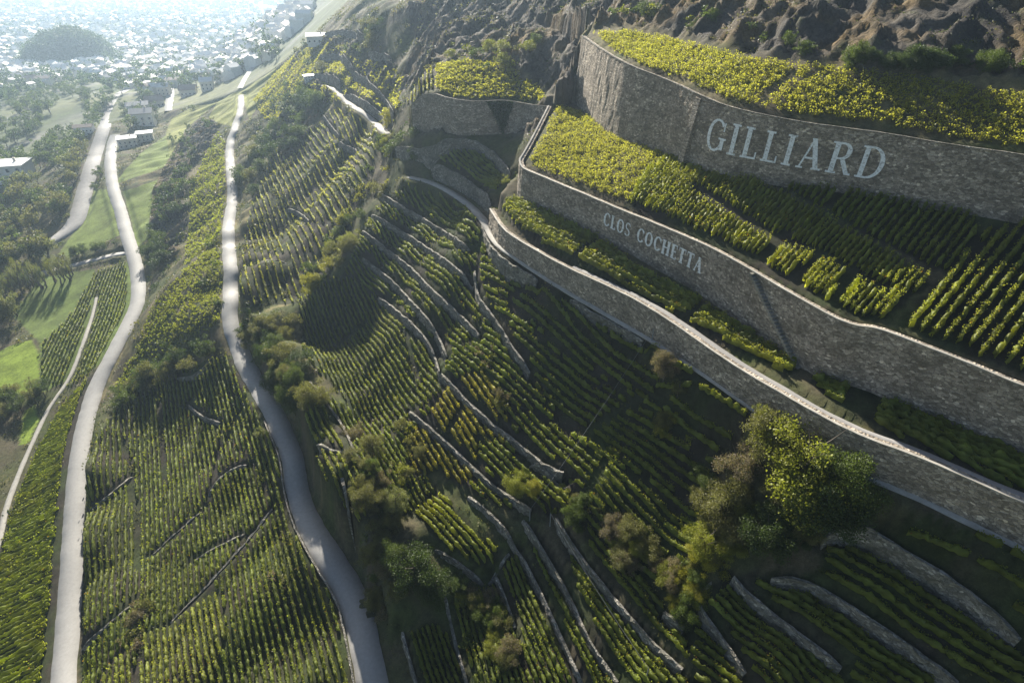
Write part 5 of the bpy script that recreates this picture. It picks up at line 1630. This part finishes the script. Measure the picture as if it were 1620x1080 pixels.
# trees of the town: the nearer ones one by one, the rest as a mass
pl = np.array([(-5,20),(440,30),(445,95),(330,140),(270,150),(180,150),(120,140),(-5,170)], float)
Q = np.column_stack([-5 + RNG.random(1400) * 450, 20 + RNG.random(1400) * 150])
Q = Q[in_poly(Q[:, 0], Q[:, 1], pl)]
G = ghit(Q[:, 0], Q[:, 1])
order = np.argsort(np.linalg.norm(G, axis=1))
massC, massS, massK = [], [], []
for poly_, n_ in (([(-5,148),(60,135),(110,150),(95,165),(40,175),(-5,180)], 70), ([(60,235),(95,205),(130,215),(140,235),(95,262),(60,262)], 55), ([(-5,255),(40,240),(60,255),(40,280),(-5,275)], 30), ([(140,165),(165,150),(172,180),(150,215),(135,200)], 30)):
    p_ = np.array(poly_, float)
    q_ = p_.min(0) + RNG.random((n_ * 3, 2)) * (p_.max(0) - p_.min(0))
    q_ = q_[in_poly(q_[:, 0], q_[:, 1], p_)][:n_]
    for P in ghit(q_[:, 0], q_[:, 1]):
        if inside_near(P[0], P[1]):
            j, i = gi(np.array([P[0]]), np.array([P[1]]))
            if BLOCK[j, i][0]: continue
        h = 5 + 5 * RNG.random()
        c, t = crown_cloud(RNG, 160, 7, 0.9)
        massC.append(P + np.array([0, 0, h * 0.5]) + c * h * 0.45); massS.append(np.full(160, h * 0.11)); massK.append(np.asarray(TONES['green'])[None] * t[:, None] * (0.6 + 0.6 * RNG.random()))
for r, k in enumerate(order):
    P = G[k]
    h = 8 + 7 * RNG.random()
    if r < 60:
        tree(P, h, h * 0.42, ('dark', 'green')[int(RNG.integers(2))], 'tree between the houses of the town', 'trees between the houses of the town', 0)
    else:
        c, t = crown_cloud(RNG, 60, 5, 0.9)
        massC.append(P + np.array([0, 0, h * 0.58]) + c * h * 0.44); massS.append(np.full(60, h * 0.16)); massK.append(np.asarray(TONES['dark'])[None] * t[:, None] * 1.2)
me = leaf_mesh('town_foliage', np.concatenate(massC), np.concatenate(massS), np.concatenate(massK), RNG)
tag(link('town_foliage', me, M['treeleaf']), 'mass of trees in the hazy town and the fields before it', 'trees', kind='stuff')

# wooded hill standing out of the town
HP = ghit(92, 108)[0]
nn = 40
a, b = np.meshgrid(np.linspace(-1.3, 1.3, nn), np.linspace(-1.3, 1.3, nn))
rr = np.sqrt(a ** 2 + b ** 2)
hz = 40 * np.clip(1 - (np.abs(a) ** 2.6 + np.abs(b) ** 2.2), 0, 1) ** 0.75 * (1 + 0.35 * fbm(a * 2.2 + 5, b * 2.2, 81, 4)) + 3 * fbm(a * 6, b * 6, 83, 3) * (rr < 1)
HVt = np.stack([HP[0] - 22 + a * 58, HP[1] + 62 + b * 62, HP[2] - 4 + hz], -1)
HF = (np.arange(nn - 1)[:, None] * nn + np.arange(nn - 1)[None]); HF = np.stack([HF, HF + 1, HF + nn + 1, HF + nn], -1).reshape(-1, 4)
hcol = np.tile(np.array([0.075, 0.085, 0.045]), (nn * nn, 1))
tag(link('wooded_hill', mesh_from('wooded_hill', HVt, HF, hcol, True), M['far']), kind='structure')
flat = HVt.reshape(-1, 3); w = np.where(hz.ravel() > 4)[0]
k = RNG.choice(w, 900)
P = flat[k] + RNG.normal(size=(900, 3)) * np.array([2.5, 2.5, 0])
C = np.repeat(P, 22, axis=0) + RNG.normal(size=(900 * 22, 3)) * 2.0 + np.array([0, 0, 3.0])
me = leaf_mesh('woodland', C, 1.8 * (0.7 + 0.6 * RNG.random(len(C))), np.asarray(TONES['dark'])[None] * (0.7 + 0.6 * RNG.random((len(C), 1))), RNG)
tag(link('woodland', me, M['treeleaf']), 'dark woodland covering the hill in the town', 'woodland', kind='stuff')

# streets
def far_street(name, pts, w, m='road'):
    pts = resample(chaikin(np.array(pts, float), 2), 3)
    H_ = resample(ghit(pts[:, 0], pts[:, 1]), 6.0)
    H_[:, 2] = ground(H_[:, 0], H_[:, 1])
    V, F = strip(H_, np.full(len(H_), w), 0.35, 0.05)
    tag(link(name, mesh_from(name, V, F, None, True), M[m]), kind='structure')
far_street('street', [(268,176),(270,150),(267,125),(272,110)], 7)
far_street('street', [(340,0),(342,15),(346,28)], 14)
far_street('street', [(395,2),(430,13),(470,22),(492,28)], 16)
far_street('street', [(382,140),(392,120),(408,100),(412,88)], 6)
far_street('street', [(215,120),(222,108),(220,92)], 7)
far_street('street', [(190,148),(205,140),(230,138)], 7)

# ivy hanging on the old wall under the small bright field
tri_px = [(770, 1.0), (812, 1.0), (796, 0.05)]
ts = [(s_at_px('end', x, t), t) for x, t in tri_px]
Lf = []
for _ in range(2600):
    a, b = RNG.random(2)
    if a + b > 1: a, b = 1 - a, 1 - b
    ss = ts[0][0] + a * (ts[1][0] - ts[0][0]) + b * (ts[2][0] - ts[0][0]) + 0.25 * RNG.normal(); tt = 1.0 + b * (ts[2][1] - 1.0)
    p, nn_ = on_wall('end', ss, tt)
    Lf.append(p + nn_ * (0.1 + 0.45 * RNG.random() ** 2))
me = leaf_mesh('ivy', np.array(Lf), np.full(len(Lf), 0.4), np.asarray(TONES['dark'])[None] * (0.7 + 0.6 * RNG.random((len(Lf), 1))), RNG)
tag(link('ivy', me, M['treeleaf']), 'dark triangular mat of ivy on the old wall under the small bright field', 'ivy', kind='thing')

# aerial goods cables over the vines, each with its two posts
def tube(pts, r, seg=5):
    V, F = [], []
    pts = [np.asarray(p, float) for p in pts]
    for i, p in enumerate(pts):
        d = pts[min(i + 1, len(pts) - 1)] - pts[max(i - 1, 0)]; d /= np.linalg.norm(d)
        u = np.cross(d, (0.3, 0.2, 1)); u /= np.linalg.norm(u); v = np.cross(d, u)
        for a in range(seg):
            t = 2 * math.pi * a / seg
            V.append(tuple(p + r * (math.cos(t) * u + math.sin(t) * v)))
    for i in range(len(pts) - 1):
        for a in range(seg):
            b = (a + 1) % seg
            F.append((i * seg + a, i * seg + b, (i + 1) * seg + b, (i + 1) * seg + a))
    return mesh_from('tube', V, F, None, True)
for a, b, label in (((1030, 545), (838, 822), 'thin aerial cable crossing the vines from the wall bend to the lower terraces'), ((870, 832), (1022, 1072), 'thin cable running down over the terrace of dotted bushy vines')):
    A, B = ghit(*a)[0], ghit(*b)[0]
    root = empty('aerial_cable', A)
    tag(root, label, 'cable', None, 'thing')
    ta, tb = A + np.array([0, 0, 3.2]), B + np.array([0, 0, 2.6])
    sag = [ta + (tb - ta) * t - np.array([0, 0, 1.6 * 4 * t * (1 - t) * 0.5]) for t in np.linspace(0, 1, 24)]
    for nm, me in (('wire', tube([p - A for p in sag], 0.02, 4)), ('post', tube([(0, 0, -0.3), (0, 0, 1.6), ta - A], 0.09)), ('post', tube([B - A - np.array([0, 0, 0.3]), B - A + np.array([0, 0, 1.2]), tb - A], 0.09))):
        link(nm, me, M['metal'], root)

# ------------------------------------------------------------------ haze: the air of the valley
hx0, hx1, hy0, hy1, hz0, hz1 = -6300, 1200, -700, 7300, -170.0, 50.0
HVb = [(x, y, z) for z in (hz0, hz1) for x, y in ((hx0, hy0), (hx1, hy0), (hx1, hy1), (hx0, hy1))]
hm = bpy.data.meshes.new('haze'); hm.from_pydata(HVb, [], [(0, 3, 2, 1), (4, 5, 6, 7), (0, 1, 5, 4), (1, 2, 6, 5), (2, 3, 7, 6), (3, 0, 4, 7)])
Nh = Nodes('haze_air')
pv = Nh.n('ShaderNodeVolumePrincipled')
pv.inputs['Color'].default_value = (0.31, 0.41, 0.525, 1)
pv.inputs['Density'].default_value = 0.00031
pv.inputs['Anisotropy'].default_value = 0.52
Nh.l(pv.outputs[0], Nh.out.inputs['Volume'])
tag(link('haze', hm, Nh.m), 'pale blue morning haze filling the valley', 'haze', kind='stuff')
